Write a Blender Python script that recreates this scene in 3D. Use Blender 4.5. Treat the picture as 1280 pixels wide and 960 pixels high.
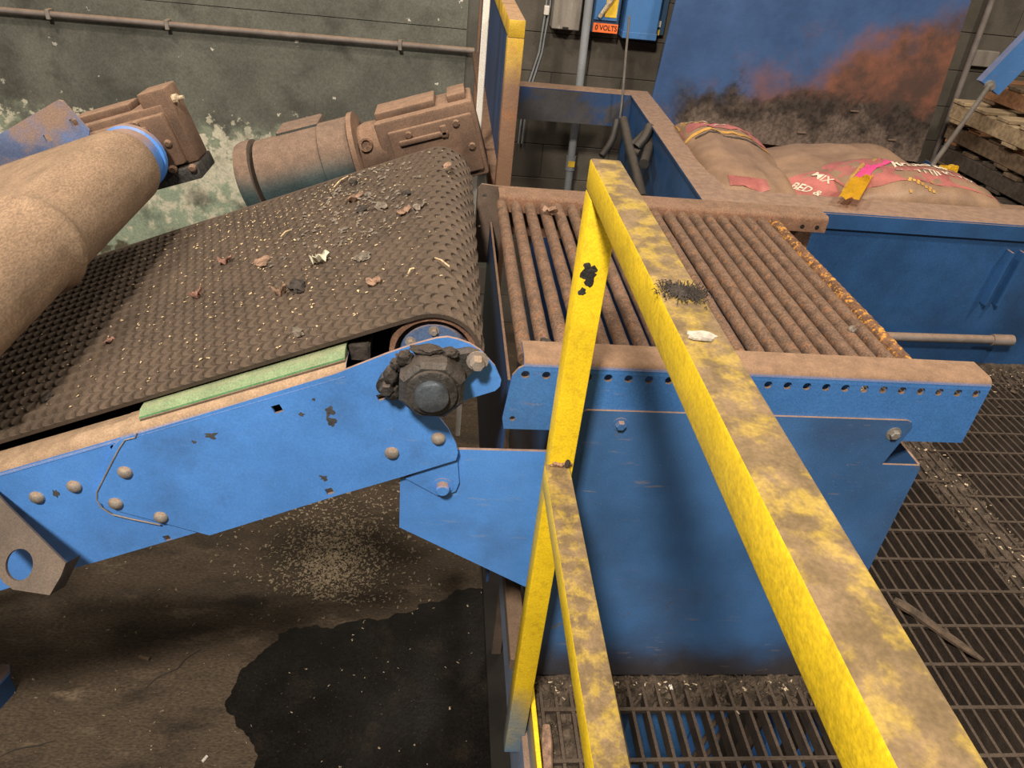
import bpy, bmesh, math, random
from mathutils import Vector, Matrix, noise
from mathutils.geometry import tessellate_polygon

# ------------------------------------------------------------------ scene
for o in list(bpy.data.objects):
    bpy.data.objects.remove(o)
scene = bpy.context.scene
COL = scene.collection

# ---- camera (metres; z = 0 is the top of the steel grating)
CAM_H = 1.432
FPX = 940.0
RIGHT = Vector((0.9934, -0.0667, 0.0935))
DOWN = Vector((0.0411, -0.5537, -0.8317))
FWD = Vector((0.1072, 0.8301, -0.5473))
cam_data = bpy.data.cameras.new('camera')
cam_data.sensor_width = 36.0
cam_data.lens = FPX / 1280.0 * 36.0
cam_data.clip_start = 0.02
cam = bpy.data.objects.new('camera', cam_data)
COL.objects.link(cam)
f_ = FWD.normalized()
r_ = (RIGHT - f_ * RIGHT.dot(f_)).normalized()
u_ = r_.cross(f_)
cam.matrix_world = Matrix(((r_.x, u_.x, -f_.x, 0), (r_.y, u_.y, -f_.y, 0),
                           (r_.z, u_.z, -f_.z, CAM_H), (0, 0, 0, 1)))
scene.camera = cam

# ---- world: dim warm bounce of a large industrial hall
world = bpy.data.worlds.new('hall_ambient')
scene.world = world
world.use_nodes = True
world.node_tree.nodes['Background'].inputs[0].default_value = (1.0, 0.90, 0.78, 1)
world.node_tree.nodes['Background'].inputs[1].default_value = 0.10

# ---- ceiling lamps (fluorescent battens high above)
def lamp(name, loc, aim, power, sx, sy, col=(1.0, 0.88, 0.72)):
    d = bpy.data.lights.new(name, 'AREA')
    d.shape = 'RECTANGLE'; d.size = sx; d.size_y = sy
    d.energy = power; d.color = col
    o = bpy.data.objects.new(name, d); COL.objects.link(o)
    o.location = loc
    o.rotation_euler = (Vector(aim) - Vector(loc)).to_track_quat('-Z', 'Y').to_euler()
    return o
lamp('ceiling_lamp_front', (-1.0, -1.6, 4.2), (0.0, 1.2, 0.4), 330, 0.45, 0.45)
lamp('ceiling_lamp_left', (-2.6, 1.6, 4.4), (-0.8, 2.6, 0.2), 120, 0.4, 0.4)
lamp('ceiling_lamp_right', (3.2, 0.6, 4.4), (1.2, 2.2, 0.3), 120, 0.4, 0.4)
lamp('ceiling_lamp_rear', (0.8, 2.8, 4.6), (0.8, 3.0, 0.0), 60, 0.4, 0.4)

scene.view_settings.view_transform = 'Standard'
scene.view_settings.look = 'None'
scene.view_settings.exposure = 0.0
scene.view_settings.gamma = 1.0
scene.view_settings.use_curve_mapping = False

# ------------------------------------------------------------------ helpers
def W(px, py, axis, val):
    """photo pixel -> world point on the plane axis = val"""
    d = RIGHT * (px - 640) + DOWN * (py - 480) + FWD * FPX
    o = Vector((0, 0, CAM_H))
    t = (val - o[axis]) / d[axis]
    return o + d * t

def link(o, parent=None):
    COL.objects.link(o)
    if parent is not None:
        o.parent = parent
    return o

def tag(o, label=None, cat=None, group=None, kind=None):
    if label: o['label'] = label
    if cat: o['category'] = cat
    if group: o['group'] = group
    if kind: o['kind'] = kind
    return o

def empty(name, loc, label, cat, group=None):
    o = bpy.data.objects.new(name, None)
    o.empty_display_size = 0.05
    link(o); o.location = loc
    tag(o, label, cat, group)
    bpy.context.view_layer.update()
    return o

def finish(bm, name, mat, parent=None, smooth=None, mesh_only=False):
    bmesh.ops.recalc_face_normals(bm, faces=bm.faces[:])
    me = bpy.data.meshes.new(name)
    bm.to_mesh(me); bm.free()
    if mat: me.materials.append(mat)
    if smooth is not None:
        for p in me.polygons: p.use_smooth = True
        try: me.set_sharp_from_angle(angle=math.radians(smooth))
        except Exception: pass
    if mesh_only: return me
    o = bpy.data.objects.new(name, me)
    link(o)
    if parent is not None:
        o.parent = parent
        o.matrix_parent_inverse = parent.matrix_world.inverted()
    return o

def new(): return bmesh.new()

def b_box(bm, lo, hi, bevel=0.0, M=None, seg=1):
    vs = [bm.verts.new((x, y, z)) for x in (lo[0], hi[0]) for y in (lo[1], hi[1]) for z in (lo[2], hi[2])]
    idx = [(0, 1, 3, 2), (4, 6, 7, 5), (0, 4, 5, 1), (2, 3, 7, 6), (0, 2, 6, 4), (1, 5, 7, 3)]
    fs = [bm.faces.new([vs[i] for i in f]) for f in idx]
    geom = vs
    if bevel > 0:
        es = list({e for f in fs for e in f.edges})
        r = bmesh.ops.bevel(bm, geom=es, offset=bevel, segments=seg, affect='EDGES', profile=0.5)
        geom = list({v for f in r['faces'] for v in f.verts} | {v for v in vs if v.is_valid})
    if M is not None:
        bmesh.ops.transform(bm, matrix=M, verts=[v for v in geom if v.is_valid])
    return geom

def basis(d):
    d = d.normalized()
    a = Vector((0, 0, 1)) if abs(d.z) < 0.9 else Vector((1, 0, 0))
    x = a.cross(d).normalized(); y = d.cross(x)
    return x, y

def b_lathe(bm, origin, axis, prof, n=24, cap=True):
    """prof: list of (distance along axis, radius)"""
    axis = Vector(axis).normalized(); x, y = basis(axis); origin = Vector(origin)
    rings = []
    for (t, r) in prof:
        rings.append([bm.verts.new(origin + axis * t + (x * math.cos(a) + y * math.sin(a)) * r)
                      for a in [2 * math.pi * i / n for i in range(n)]])
    for a, b in zip(rings, rings[1:]):
        for i in range(n):
            bm.faces.new((a[i], a[(i + 1) % n], b[(i + 1) % n], b[i]))
    if cap:
        bm.faces.new(rings[0]); bm.faces.new(rings[-1])

def b_cyl(bm, p0, p1, r, n=16, r2=None):
    p0 = Vector(p0); p1 = Vector(p1)
    b_lathe(bm, p0, p1 - p0, [(0, r), ((p1 - p0).length, r if r2 is None else r2)], n)

def b_tube(bm, pts, r, n=8):
    pts = [Vector(p) for p in pts]
    rings = []
    px = None
    for i, p in enumerate(pts):
        d = (pts[min(i + 1, len(pts) - 1)] - pts[max(i - 1, 0)]).normalized()
        if px is None:
            x, y = basis(d)
        else:
            x = (px - d * px.dot(d)).normalized(); y = d.cross(x)
        px = x
        rr = r[i] if isinstance(r, (list, tuple)) else r
        rings.append([bm.verts.new(p + (x * math.cos(a) + y * math.sin(a)) * rr)
                      for a in [2 * math.pi * k / n for k in range(n)]])
    for a, b in zip(rings, rings[1:]):
        for i in range(n):
            bm.faces.new((a[i], a[(i + 1) % n], b[(i + 1) % n], b[i]))
    bm.faces.new(rings[0]); bm.faces.new(rings[-1])

def b_plate(bm, outer, holes, frame):
    """extruded 2D outline with holes; frame(x, y, t) -> world with t in {0, 1}"""
    loops = [outer] + list(holes)
    flat = [Vector((p[0], p[1], 0)) for lp in loops for p in lp]
    tris = tessellate_polygon([[Vector((p[0], p[1], 0)) for p in lp] for lp in loops])
    A = [bm.verts.new(frame(p.x, p.y, 0)) for p in flat]
    B = [bm.verts.new(frame(p.x, p.y, 1)) for p in flat]
    for t in tris:
        try:
            bm.faces.new([A[i] for i in t]); bm.faces.new([B[i] for i in reversed(t)])
        except ValueError: pass
    k = 0
    for lp in loops:
        n = len(lp)
        for i in range(n):
            a, b = k + i, k + (i + 1) % n
            try: bm.faces.new((A[a], A[b], B[b], B[a]))
            except ValueError: pass
        k += n

def circ(x, y, r, n=14, ry=None):
    ry = r if ry is None else ry
    return [(x + r * math.cos(2 * math.pi * i / n), y + ry * math.sin(2 * math.pi * i / n)) for i in range(n)]

def sq(x, y, h, a=0.0):
    c, s = math.cos(a), math.sin(a)
    return [(x + c * p - s * q, y + s * p + c * q) for p, q in ((-h, -h), (h, -h), (h, h), (-h, h))]

def XZ(y0, y1):                       # outline in the XZ plane, thickness along Y
    return lambda a, b, t: Vector((a, y1 if t else y0, b))

def YZ(x0, x1):
    return lambda a, b, t: Vector((x1 if t else x0, a, b))

def XY(z0, z1):
    return lambda a, b, t: Vector((a, b, z1 if t else z0))

def copy_part(src, parent, loc):
    o = src.copy(); COL.objects.link(o); o.parent = parent
    o.location = loc
    return o

# ------------------------------------------------------------------ materials
DUST = (0.30, 0.185, 0.115)

def material(name, base, var=0.25, nscale=9.0, rough=0.55, metal=0.0, dust=0.0, dustcol=DUST,
             dust_lo=0.25, dust_hi=0.85, dust_hole=0.0, grime=0.0, grimecol=(0.05, 0.035, 0.025), gscale=3.0,
             bump=0.0, bscale=60.0, zmix=None, base2=None, b2scale=14.0, b2lo=0.5, b2hi=0.6, specks=0.0,
             speckcol=(0.55, 0.45, 0.3), spscale=240.0, stretch=None, grain=0.22, grscale=330.0, scratch=0.0, scratchcol=(0.30, 0.23, 0.18), dust_min=0.0, dvar=0.82):
    m = bpy.data.materials.new(name); m.use_nodes = True
    nt = m.node_tree; N = nt.nodes; L = nt.links
    bs = N['Principled BSDF']
    geo = N.new('ShaderNodeNewGeometry')
    vec = geo.outputs['Position']
    if stretch:
        mp = N.new('ShaderNodeMapping'); mp.inputs['Scale'].default_value = stretch
        L.new(vec, mp.inputs[0]); vec = mp.outputs[0]
    def nz(scale, detail=4.0, v=None):
        n = N.new('ShaderNodeTexNoise'); n.inputs['Scale'].default_value = scale
        n.inputs['Detail'].default_value = detail; n.inputs['Roughness'].default_value = 0.6
        L.new(v or vec, n.inputs['Vector']); return n.outputs['Fac']
    def rng(src, lo, hi, a=0.0, b=1.0):
        r = N.new('ShaderNodeMapRange'); r.interpolation_type = 'SMOOTHSTEP'
        r.inputs[1].default_value = lo; r.inputs[2].default_value = hi
        r.inputs[3].default_value = a; r.inputs[4].default_value = b
        L.new(src, r.inputs[0]); return r.outputs[0]
    def mix(fac, a, b):
        x = N.new('ShaderNodeMix'); x.data_type = 'RGBA'
        if isinstance(fac, (int, float)): x.inputs[0].default_value = fac
        else: L.new(fac, x.inputs[0])
        for s, i in ((a, 6), (b, 7)):
            if isinstance(s, tuple): x.inputs[i].default_value = (*s, 1)
            else: L.new(s, x.inputs[i])
        return x.outputs[2]
    def mul(a, b):
        x = N.new('ShaderNodeMath'); x.operation = 'MULTIPLY'
        for s, i in ((a, 0), (b, 1)):
            if isinstance(s, (int, float)): x.inputs[i].default_value = s
            else: L.new(s, x.inputs[i])
        return x.outputs[0]
    def add(a, b):
        x = N.new('ShaderNodeMath'); x.operation = 'ADD'
        for s, i in ((a, 0), (b, 1)):
            if isinstance(s, (int, float)): x.inputs[i].default_value = s
            else: L.new(s, x.inputs[i])
        return x.outputs[0]
    lo = tuple(max(c * (1 - var), 0) for c in base); hi = tuple(min(c * (1 + var), 1) for c in base)
    col = mix(rng(nz(nscale), 0.3, 0.7), lo, hi)
    if base2: col = mix(rng(nz(b2scale, 6), b2lo, b2hi), col, base2)
    if zmix:
        for (z0, z1, zc, amp, zs) in zmix:
            sep = N.new('ShaderNodeSeparateXYZ'); L.new(geo.outputs['Position'], sep.inputs[0])
            v = add(sep.outputs[2], mul(add(nz(zs, 5), -0.5), amp))
            col = mix(rng(v, z0, z1, 1.0, 0.0), col, zc)
    if grime > 0: col = mix(mul(rng(nz(gscale, 7), 0.48, 0.72), grime), col, grimecol)
    roughv = None
    if dust > 0:
        sepn = N.new('ShaderNodeSeparateXYZ'); L.new(geo.outputs['Normal'], sepn.inputs[0])
        f = rng(sepn.outputs[2], dust_lo, dust_hi)
        if dust_hole > 0:
            f = mul(f, rng(nz(42, 9), dust_hole - 0.10, dust_hole + 0.10, dust_min, 1.0))
        f = mul(f, dust)
        dc = mix(rng(nz(38, 7), 0.32, 0.68), tuple(c * dvar for c in dustcol), tuple(min(1, c * 1.12) for c in dustcol))
        col = mix(f, col, dc)
        roughv = rng(f, 0, 1, rough, 0.95)
    if specks > 0: col = mix(mul(rng(nz(spscale, 2), 0.70, 0.74), specks), col, speckcol)
    if scratch > 0:
        mp2 = N.new('ShaderNodeMapping'); mp2.inputs['Scale'].default_value = (14, 14, 90); mp2.inputs['Rotation'].default_value = (0, 0.35, 0)
        L.new(geo.outputs['Position'], mp2.inputs[0])
        sc = rng(nz(1.0, 5, mp2.outputs[0]), 0.62, 0.68)
        col = mix(mul(mul(sc, rng(nz(4.5, 4), 0.46, 0.62)), scratch), col, scratchcol)
    if grain > 0:
        gv = rng(nz(grscale, 3), 0.25, 0.75, 1 - grain, 1 + grain)
        hsv = N.new('ShaderNodeHueSaturation'); L.new(gv, hsv.inputs['Value']); L.new(col, hsv.inputs['Color']); col = hsv.outputs[0]
    L.new(col, bs.inputs['Base Color'])
    if roughv: L.new(roughv, bs.inputs['Roughness'])
    else: bs.inputs['Roughness'].default_value = rough
    bs.inputs['Metallic'].default_value = metal
    if bump > 0:
        bp = N.new('ShaderNodeBump'); bp.inputs['Strength'].default_value = bump; bp.inputs['Distance'].default_value = 0.004
        L.new(nz(bscale, 6), bp.inputs['Height']); L.new(bp.outputs[0], bs.inputs['Normal'])
    return m

MT = {}
MT['blue'] = material('blue_paint', (0.085, 0.275, 0.76), 0.12, 5, 0.40, dust=0.92, grain=0.10, scratch=0.25, scratchcol=(0.3, 0.36, 0.45), grime=0.30, grimecol=(0.05, 0.07, 0.11), gscale=6, bump=0.12, specks=0.35, speckcol=(0.35, 0.42, 0.5))
MT['blue_dull'] = material('dusty_dull_blue', (0.085, 0.14, 0.27), 0.25, 12, 0.6, dust=0.5, grime=0.4, gscale=12)
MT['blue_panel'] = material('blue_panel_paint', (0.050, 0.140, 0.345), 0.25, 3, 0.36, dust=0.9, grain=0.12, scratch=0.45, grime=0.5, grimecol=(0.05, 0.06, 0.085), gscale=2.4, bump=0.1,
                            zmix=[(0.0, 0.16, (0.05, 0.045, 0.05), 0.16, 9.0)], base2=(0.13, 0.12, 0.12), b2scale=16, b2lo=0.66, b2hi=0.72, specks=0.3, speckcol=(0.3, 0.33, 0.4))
MT['blue_deep'] = material('deep_blue_paint', (0.024, 0.082, 0.22), 0.25, 4, 0.42, dust=0.9, grime=0.45, grimecol=(0.025, 0.04, 0.07), gscale=2.5, bump=0.1)
MT['blue_navy'] = material('navy_paint', (0.014, 0.045, 0.14), 0.2, 4, 0.6, dust=0.9, grime=0.4, gscale=3)
MT['yellow'] = material('yellow_rail_paint', (0.80, 0.56, 0.015), 0.12, 8, 0.5, dust=0.96, dustcol=(0.165, 0.110, 0.070), dust_hole=0.47, dust_min=0.74, dvar=0.55, grain=0.16, grime=0.28, grimecol=(0.25, 0.15, 0.02), gscale=70, bump=0.22, bscale=120,
                        zmix=[(-0.16, 0.10, (0.06, 0.22, 0.45), 0.28, 7.0)])
MT['yellow_old'] = material('worn_yellow_paint', (0.62, 0.40, 0.03), 0.25, 12, 0.6, dust=0.95, grime=0.5, grimecol=(0.30, 0.13, 0.05), gscale=18, bump=0.3,
                            zmix=[(0.97, 1.12, (0.19, 0.105, 0.065), 0.16, 9.0)])
MT['rust'] = material('rusty_steel', (0.118, 0.070, 0.047), 0.4, 40, 0.85, grain=0.45, grscale=260, dust=0.25, dustcol=(0.20, 0.12, 0.075), grime=0.5, grimecol=(0.09, 0.05, 0.04), gscale=14, bump=0.5, bscale=150, base2=(0.18, 0.085, 0.042), b2scale=70, b2lo=0.52, b2hi=0.62)
MT['rust_orange'] = material('orange_rust', (0.15, 0.075, 0.04), 0.4, 60, 0.9, base2=(0.55, 0.25, 0.04), b2scale=90, b2lo=0.52, b2hi=0.60, bump=0.6, bscale=160)
MT['rail'] = material('dusty_blue_rail', (0.055, 0.185, 0.50), 0.15, 5, 0.38, dust=1.0, grain=0.15, scratch=0.3, dust_lo=0.12, dust_hi=0.6, dustcol=(0.235, 0.145, 0.092), grime=0.4, grimecol=(0.04, 0.07, 0.13), gscale=5, bump=0.15)
MT['dusty_rust_rail'] = material('dusty_rust_rail', (0.20, 0.105, 0.065), 0.25, 20, 0.85, grain=0.35, dust=0.8, dustcol=(0.19, 0.115, 0.075), bump=0.4, bscale=120)
MT['belt'] = material('black_brown_rubber', (0.066, 0.047, 0.035), 0.3, 7, 0.66, dust=0.55, dustcol=(0.108, 0.074, 0.051), grime=0.55, grimecol=(0.036, 0.027, 0.022), gscale=4)
MT['belt_edge'] = material('belt_edge_rubber', (0.10, 0.085, 0.07), 0.2, 10, 0.85)
MT['smooth_belt'] = material('dusty_smooth_belt', (0.265, 0.185, 0.125), 0.18, 20, 0.9, grain=0.3, dust=0.3, grime=0.45, grimecol=(0.16, 0.105, 0.07), gscale=30, stretch=(1, 0.35, 1), bump=0.25, bscale=80)
MT['dusty_iron'] = material('dusty_cast_iron', (0.13, 0.078, 0.053), 0.3, 10, 0.8, grain=0.3, dust=0.9, dust_lo=0.0, dust_hi=0.7, dustcol=(0.25, 0.155, 0.105), grime=0.4, grimecol=(0.05, 0.04, 0.035), gscale=6, bump=0.3)
MT['motor'] = material('dusty_teal_motor', (0.040, 0.062, 0.066), 0.3, 8, 0.6, grain=0.3, dust=0.95, dust_lo=-0.10, dust_hi=0.55, dustcol=(0.185, 0.122, 0.09), grime=0.6, gscale=9, bump=0.25)
MT['greasy'] = material('greasy_cast_iron', (0.048, 0.046, 0.046), 0.4, 30, 0.5, dust=0.35, dustcol=(0.14, 0.10, 0.075), grime=0.7, grimecol=(0.018, 0.015, 0.014), gscale=26, bump=0.9, bscale=90)
MT['grease'] = material('black_grease', (0.026, 0.022, 0.020), 0.5, 40, 0.7, dust=0.25, dustcol=(0.13, 0.09, 0.065), bump=0.9, bscale=110)
MT['shaft'] = material('dark_steel_shaft', (0.11, 0.13, 0.16), 0.3, 40, 0.4, metal=0.5, grime=0.5, gscale=30, bump=0.3)
MT['bolt'] = material('galvanised_bolt', (0.30, 0.27, 0.25), 0.2, 40, 0.5, metal=0.3, dust=0.85, dustcol=(0.36, 0.26, 0.19))
MT['green'] = material('green_wear_strip', (0.12, 0.31, 0.15), 0.25, 12, 0.7, dust=0.74, dustcol=(0.255, 0.235, 0.15))
MT['dust_flange'] = material('dusty_flange', (0.085, 0.275, 0.76), 0.12, 5, 0.5, dust=1.0, dust_lo=0.05, dust_hi=0.55, dustcol=(0.34, 0.235, 0.155), bump=0.2)
MT['bracket'] = material('dusty_brown_bracket', (0.125, 0.09, 0.07), 0.2, 14, 0.75, dust=0.4, grime=0.45, grimecol=(0.06, 0.045, 0.04), gscale=9, bump=0.2)
MT['grating'] = material('rusty_grating_steel', (0.042, 0.030, 0.023), 0.3, 25, 0.75, grain=0.35, dust=0.5, dustcol=(0.098, 0.068, 0.048), bump=0.4, bscale=120)
MT['dirt'] = material('dark_loose_dirt', (0.075, 0.055, 0.04), 0.5, 30, 0.95, bump=0.8, bscale=140, specks=0.7)
MT['shaving'] = material('pale_shavings', (0.46, 0.37, 0.26), 0.4, 90, 0.9)
MT['fleck'] = material('straw_flecks', (0.55, 0.42, 0.25), 0.35, 90, 0.9)
MT['white'] = material('white_paint', (0.80, 0.77, 0.72), 0.08, 10, 0.6, grime=0.3, grimecol=(0.4, 0.3, 0.22), gscale=20)
MT['conduit'] = material('grey_conduit', (0.27, 0.29, 0.32), 0.1, 10, 0.5, dust=0.4)
MT['pipe'] = material('dull_pipe', (0.20, 0.17, 0.16), 0.2, 10, 0.6, dust=0.6)
MT['grey_box'] = material('grey_enclosure', (0.24, 0.215, 0.19), 0.15, 6, 0.6, grime=0.5, grimecol=(0.11, 0.075, 0.06), gscale=7, stretch=(3, 3, 0.6), base2=(0.42, 0.40, 0.37), b2scale=9, b2lo=0.62, b2hi=0.72)
MT['box_blue'] = material('enclosure_blue', (0.06, 0.19, 0.47), 0.12, 6, 0.5, grime=0.3, gscale=6)
MT['box_navy'] = material('enclosure_navy', (0.03, 0.075, 0.15), 0.15, 6, 0.5, grime=0.3, gscale=6)
MT['orange'] = material('orange_sign', (0.95, 0.19, 0.04), 0.05, 20, 0.6)
MT['black'] = material('black_lettering', (0.012, 0.010, 0.009), 0.1, 20, 0.6)
MT['sign_yellow'] = material('yellow_sticker', (0.85, 0.55, 0.04), 0.08, 20, 0.6)
MT['hose'] = material('black_rubber_hose', (0.03, 0.028, 0.026), 0.3, 15, 0.6, dust=0.35, dustcol=(0.12, 0.09, 0.07))
MT['steel'] = material('dull_steel', (0.26, 0.24, 0.22), 0.2, 20, 0.5, metal=0.4)
MT['bag'] = material('dusty_bag_film', (0.27, 0.17, 0.11), 0.2, 6, 0.5, grime=0.35, grimecol=(0.17, 0.10, 0.07), gscale=7, bump=0.3, bscale=14)
MT['bag_pink'] = material('faded_pink_print', (0.40, 0.13, 0.115), 0.25, 9, 0.45, grime=0.4, grimecol=(0.3, 0.17, 0.12), gscale=8)
MT['bag_magenta'] = material('magenta_print', (0.72, 0.075, 0.25), 0.2, 12, 0.4, grime=0.3, grimecol=(0.4, 0.16, 0.13), gscale=9)
MT['bag_yellow'] = material('yellow_film', (0.82, 0.50, 0.02), 0.15, 9, 0.35, grime=0.3, grimecol=(0.45, 0.25, 0.04), gscale=9)
MT['bag_gold'] = material('gold_print', (0.52, 0.29, 0.07), 0.3, 18, 0.4)
MT['bag_text'] = material('cream_print', (0.66, 0.55, 0.44), 0.2, 30, 0.5)
MT['wood'] = material('pallet_wood', (0.13, 0.088, 0.055), 0.35, 9, 0.85, stretch=(1, 5, 5), grime=0.4, gscale=5, bump=0.4)
MT['wood_dark'] = material('grey_pallet_wood', (0.06, 0.046, 0.036), 0.35, 9, 0.9, stretch=(1, 5, 5), grime=0.4, gscale=5, bump=0.4)
MT['wood_light'] = material('pale_pallet_wood', (0.33, 0.245, 0.15), 0.3, 9, 0.85, stretch=(1, 5, 5), grime=0.3, gscale=5)
MT['wood_red'] = material('reddish_pallet_wood', (0.25, 0.125, 0.06), 0.3, 9, 0.85, stretch=(1, 5, 5), grime=0.3, gscale=5)
MT['leaf'] = material('dry_brown_leaf', (0.235, 0.145, 0.10), 0.4, 60, 0.8)
MT['leaf_red'] = material('reddish_scrap', (0.22, 0.115, 0.088), 0.3, 60, 0.8)
MT['scrap_dark'] = material('dark_felt_scrap', (0.038, 0.03, 0.026), 0.5, 60, 0.95, bump=0.8, bscale=120)
MT['scrap_pale'] = material('pale_film_scrap', (0.45, 0.42, 0.32), 0.4, 50, 0.6)
MT['scrap_grey'] = material('grey_scrap', (0.17, 0.14, 0.115), 0.4, 50, 0.85)
MT['stone'] = material('pale_putty', (0.40, 0.36, 0.31), 0.3, 60, 0.9, bump=0.7, bscale=120)
MT['puddle'] = material('wet_oily_floor', (0.008, 0.0068, 0.006), 0.4, 8, 0.30, grain=0.5, grscale=120, base2=(0.022, 0.017, 0.013), b2scale=5, b2lo=0.52, b2hi=0.7, bump=0.3, bscale=60, specks=0.8, speckcol=(0.12, 0.09, 0.06), spscale=110)
MT['floor'] = material('stained_concrete', (0.100, 0.072, 0.049), 0.45, 3.4, 0.82, grain=0.45, grscale=95, grime=0.9, grimecol=(0.026, 0.019, 0.014), gscale=3.4, bump=0.8, bscale=34, base2=(0.185, 0.138, 0.095), b2scale=6.5, b2lo=0.56, b2hi=0.72, specks=0.6, spscale=120, stretch=(0.7, 1.6, 1))
MT['wall'] = material('grey_green_wall_paint', (0.125, 0.128, 0.110), 0.25, 2.5, 0.72, grain=0.2, grscale=110, grime=0.75, grimecol=(0.05, 0.046, 0.042), gscale=4.5, bump=0.5, bscale=18,
                      zmix=[(0.08, 0.20, (0.27, 0.31, 0.235), 0.40, 8.0), (0.06, 0.12, (0.60, 0.58, 0.46), 1.2, 15.0), (-0.42, -0.15, (0.30, 0.37, 0.28), 1.7, 14.0), (-0.72, -0.60, (0.10, 0.09, 0.06), 1.6, 6.0)], base2=(0.62, 0.60, 0.54), b2scale=9.5, b2lo=0.672, b2hi=0.682)
MT['wall_dark'] = material('bare_block_wall', (0.105, 0.092, 0.076), 0.28, 3.0, 0.9, grime=0.7, grimecol=(0.040, 0.034, 0.03), gscale=3.0, bump=0.5, bscale=30, base2=(0.27, 0.25, 0.22), b2scale=4, b2lo=0.68, b2hi=0.74)
MT['mortar'] = material('dark_mortar', (0.095, 0.092, 0.08), 0.2, 6, 0.95)

def back_plate_material():
    m = bpy.data.materials.new('scorched_rusty_plate'); m.use_nodes = True
    nt = m.node_tree; N = nt.nodes; L = nt.links; bs = N['Principled BSDF']
    geo = N.new('ShaderNodeNewGeometry'); sep = N.new('ShaderNodeSeparateXYZ'); L.new(geo.outputs['Position'], sep.inputs[0])
    def nz(s, d=5):
        n = N.new('ShaderNodeTexNoise'); n.inputs['Scale'].default_value = s; n.inputs['Detail'].default_value = d
        n.inputs['Roughness'].default_value = 0.65
        L.new(geo.outputs['Position'], n.inputs['Vector']); return n.outputs['Fac']
    def mth(op, a, b):
        x = N.new('ShaderNodeMath'); x.operation = op
        for s, i in ((a, 0), (b, 1)):
            if isinstance(s, (int, float)): x.inputs[i].default_value = s
            else: L.new(s, x.inputs[i])
        return x.outputs[0]
    def rng(src, lo, hi):
        r = N.new('ShaderNodeMapRange'); r.interpolation_type = 'SMOOTHSTEP'
        r.inputs[1].default_value = lo; r.inputs[2].default_value = hi
        L.new(src, r.inputs[0]); return r.outputs[0]
    def mix(fac, a, b):
        x = N.new('ShaderNodeMix'); x.data_type = 'RGBA'; L.new(fac, x.inputs[0])
        for s, i in ((a, 6), (b, 7)):
            if isinstance(s, tuple): x.inputs[i].default_value = (*s, 1)
            else: L.new(s, x.inputs[i])
        return x.outputs[2]
    X, Z = sep.outputs[0], sep.outputs[2]
    col = mix(rng(nz(3), 0.3, 0.7), (0.03, 0.075, 0.20), (0.05, 0.115, 0.29))
    # rust creeping in from the right-hand side and the foot of the plate
    r = mth('ADD', mth('MULTIPLY', mth('SUBTRACT', X, 1.80), 0.75), mth('MULTIPLY', mth('SUBTRACT', nz(2.6, 7), 0.5), 1.5))
    r = mth('SUBTRACT', r, mth('MULTIPLY', mth('SUBTRACT', Z, 0.74), 1.55))
    col = mix(rng(r, -0.22, 0.30), col, mix(rng(nz(5, 7), 0.35, 0.65), (0.085, 0.05, 0.042), (0.235, 0.095, 0.062)))
    d = mth('ADD', Z, mth('MULTIPLY', mth('SUBTRACT', nz(5.5, 9), 0.5), 0.50))
    dk = mth('MULTIPLY', rng(d, 0.70, 0.58), rng(mth('ADD', X, mth('MULTIPLY', mth('SUBTRACT', nz(7), 0.5), 0.2)), 1.20, 1.34))
    col = mix(dk, col, mix(rng(nz(30, 6), 0.35, 0.65), (0.022, 0.017, 0.015), (0.07, 0.052, 0.044)))
    g = mth('ADD', Z, mth('MULTIPLY', mth('SUBTRACT', nz(4.2, 8), 0.5), 0.75))
    col = mix(rng(g, 0.56, 0.42), col, mix(rng(nz(60, 6), 0.35, 0.65), (0.10, 0.075, 0.062), (0.20, 0.15, 0.125)))
    L.new(col, bs.inputs['Base Color']); bs.inputs['Roughness'].default_value = 0.6
    bp = N.new('ShaderNodeBump'); bp.inputs['Strength'].default_value = 0.25; bp.inputs['Distance'].default_value = 0.005
    L.new(nz(40), bp.inputs['Height']); L.new(bp.outputs[0], bs.inputs['Normal'])
    return m
MT['plate'] = back_plate_material()

random.seed(7)
FLOOR_Z = -1.0
YP = 1.02                       # front face of the roller table
ANG = math.radians(21.9)        # incline of both conveyors
CU, SU = math.cos(ANG), math.sin(ANG)

# ================================================================== STRUCTURE
bm = new(); b_box(bm, (-4.5, -1.2, FLOOR_Z - 0.15), (4.8, 4.6, FLOOR_Z))
tag(finish(bm, 'floor', MT['floor']), 'dark stained concrete floor below the machines', None, None, 'structure')

WY = 4.45
bm = new(); b_box(bm, (-4.5, WY, FLOOR_Z), (4.8, WY + 0.15, 3.2))
wall = tag(finish(bm, 'wall_back', MT['mortar']), 'painted concrete block wall behind the machines', None, None, 'structure')
def block_mesh(w, mat):
    bm = new(); b_box(bm, (-w / 2, -0.009, -0.0985), (w / 2, 0.02, 0.0985), 0.0025)
    return finish(bm, 'block', mat, mesh_only=True)
BM = {(w, k): block_mesh(w, MT[k]) for w in (0.397,) for k in ('wall', 'wall_dark')}
row = 0; z = FLOOR_Z + 0.1
while z < 1.5:
    x = -3.0 - (0.2 if row % 2 else 0.0)
    while x < 4.0:
        if x < 0.30:
            x += 0.4; continue
        kind = 'wall' if x < 0.15 + 0.03 * math.sin(row * 2.1) else 'wall_dark'
        o = bpy.data.objects.new('block', BM[(0.397, kind)]); link(o, wall)
        o.location = (x, WY + random.uniform(-0.0015, 0.0015), z)
        x += 0.4
    z += 0.2; row += 1

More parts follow.
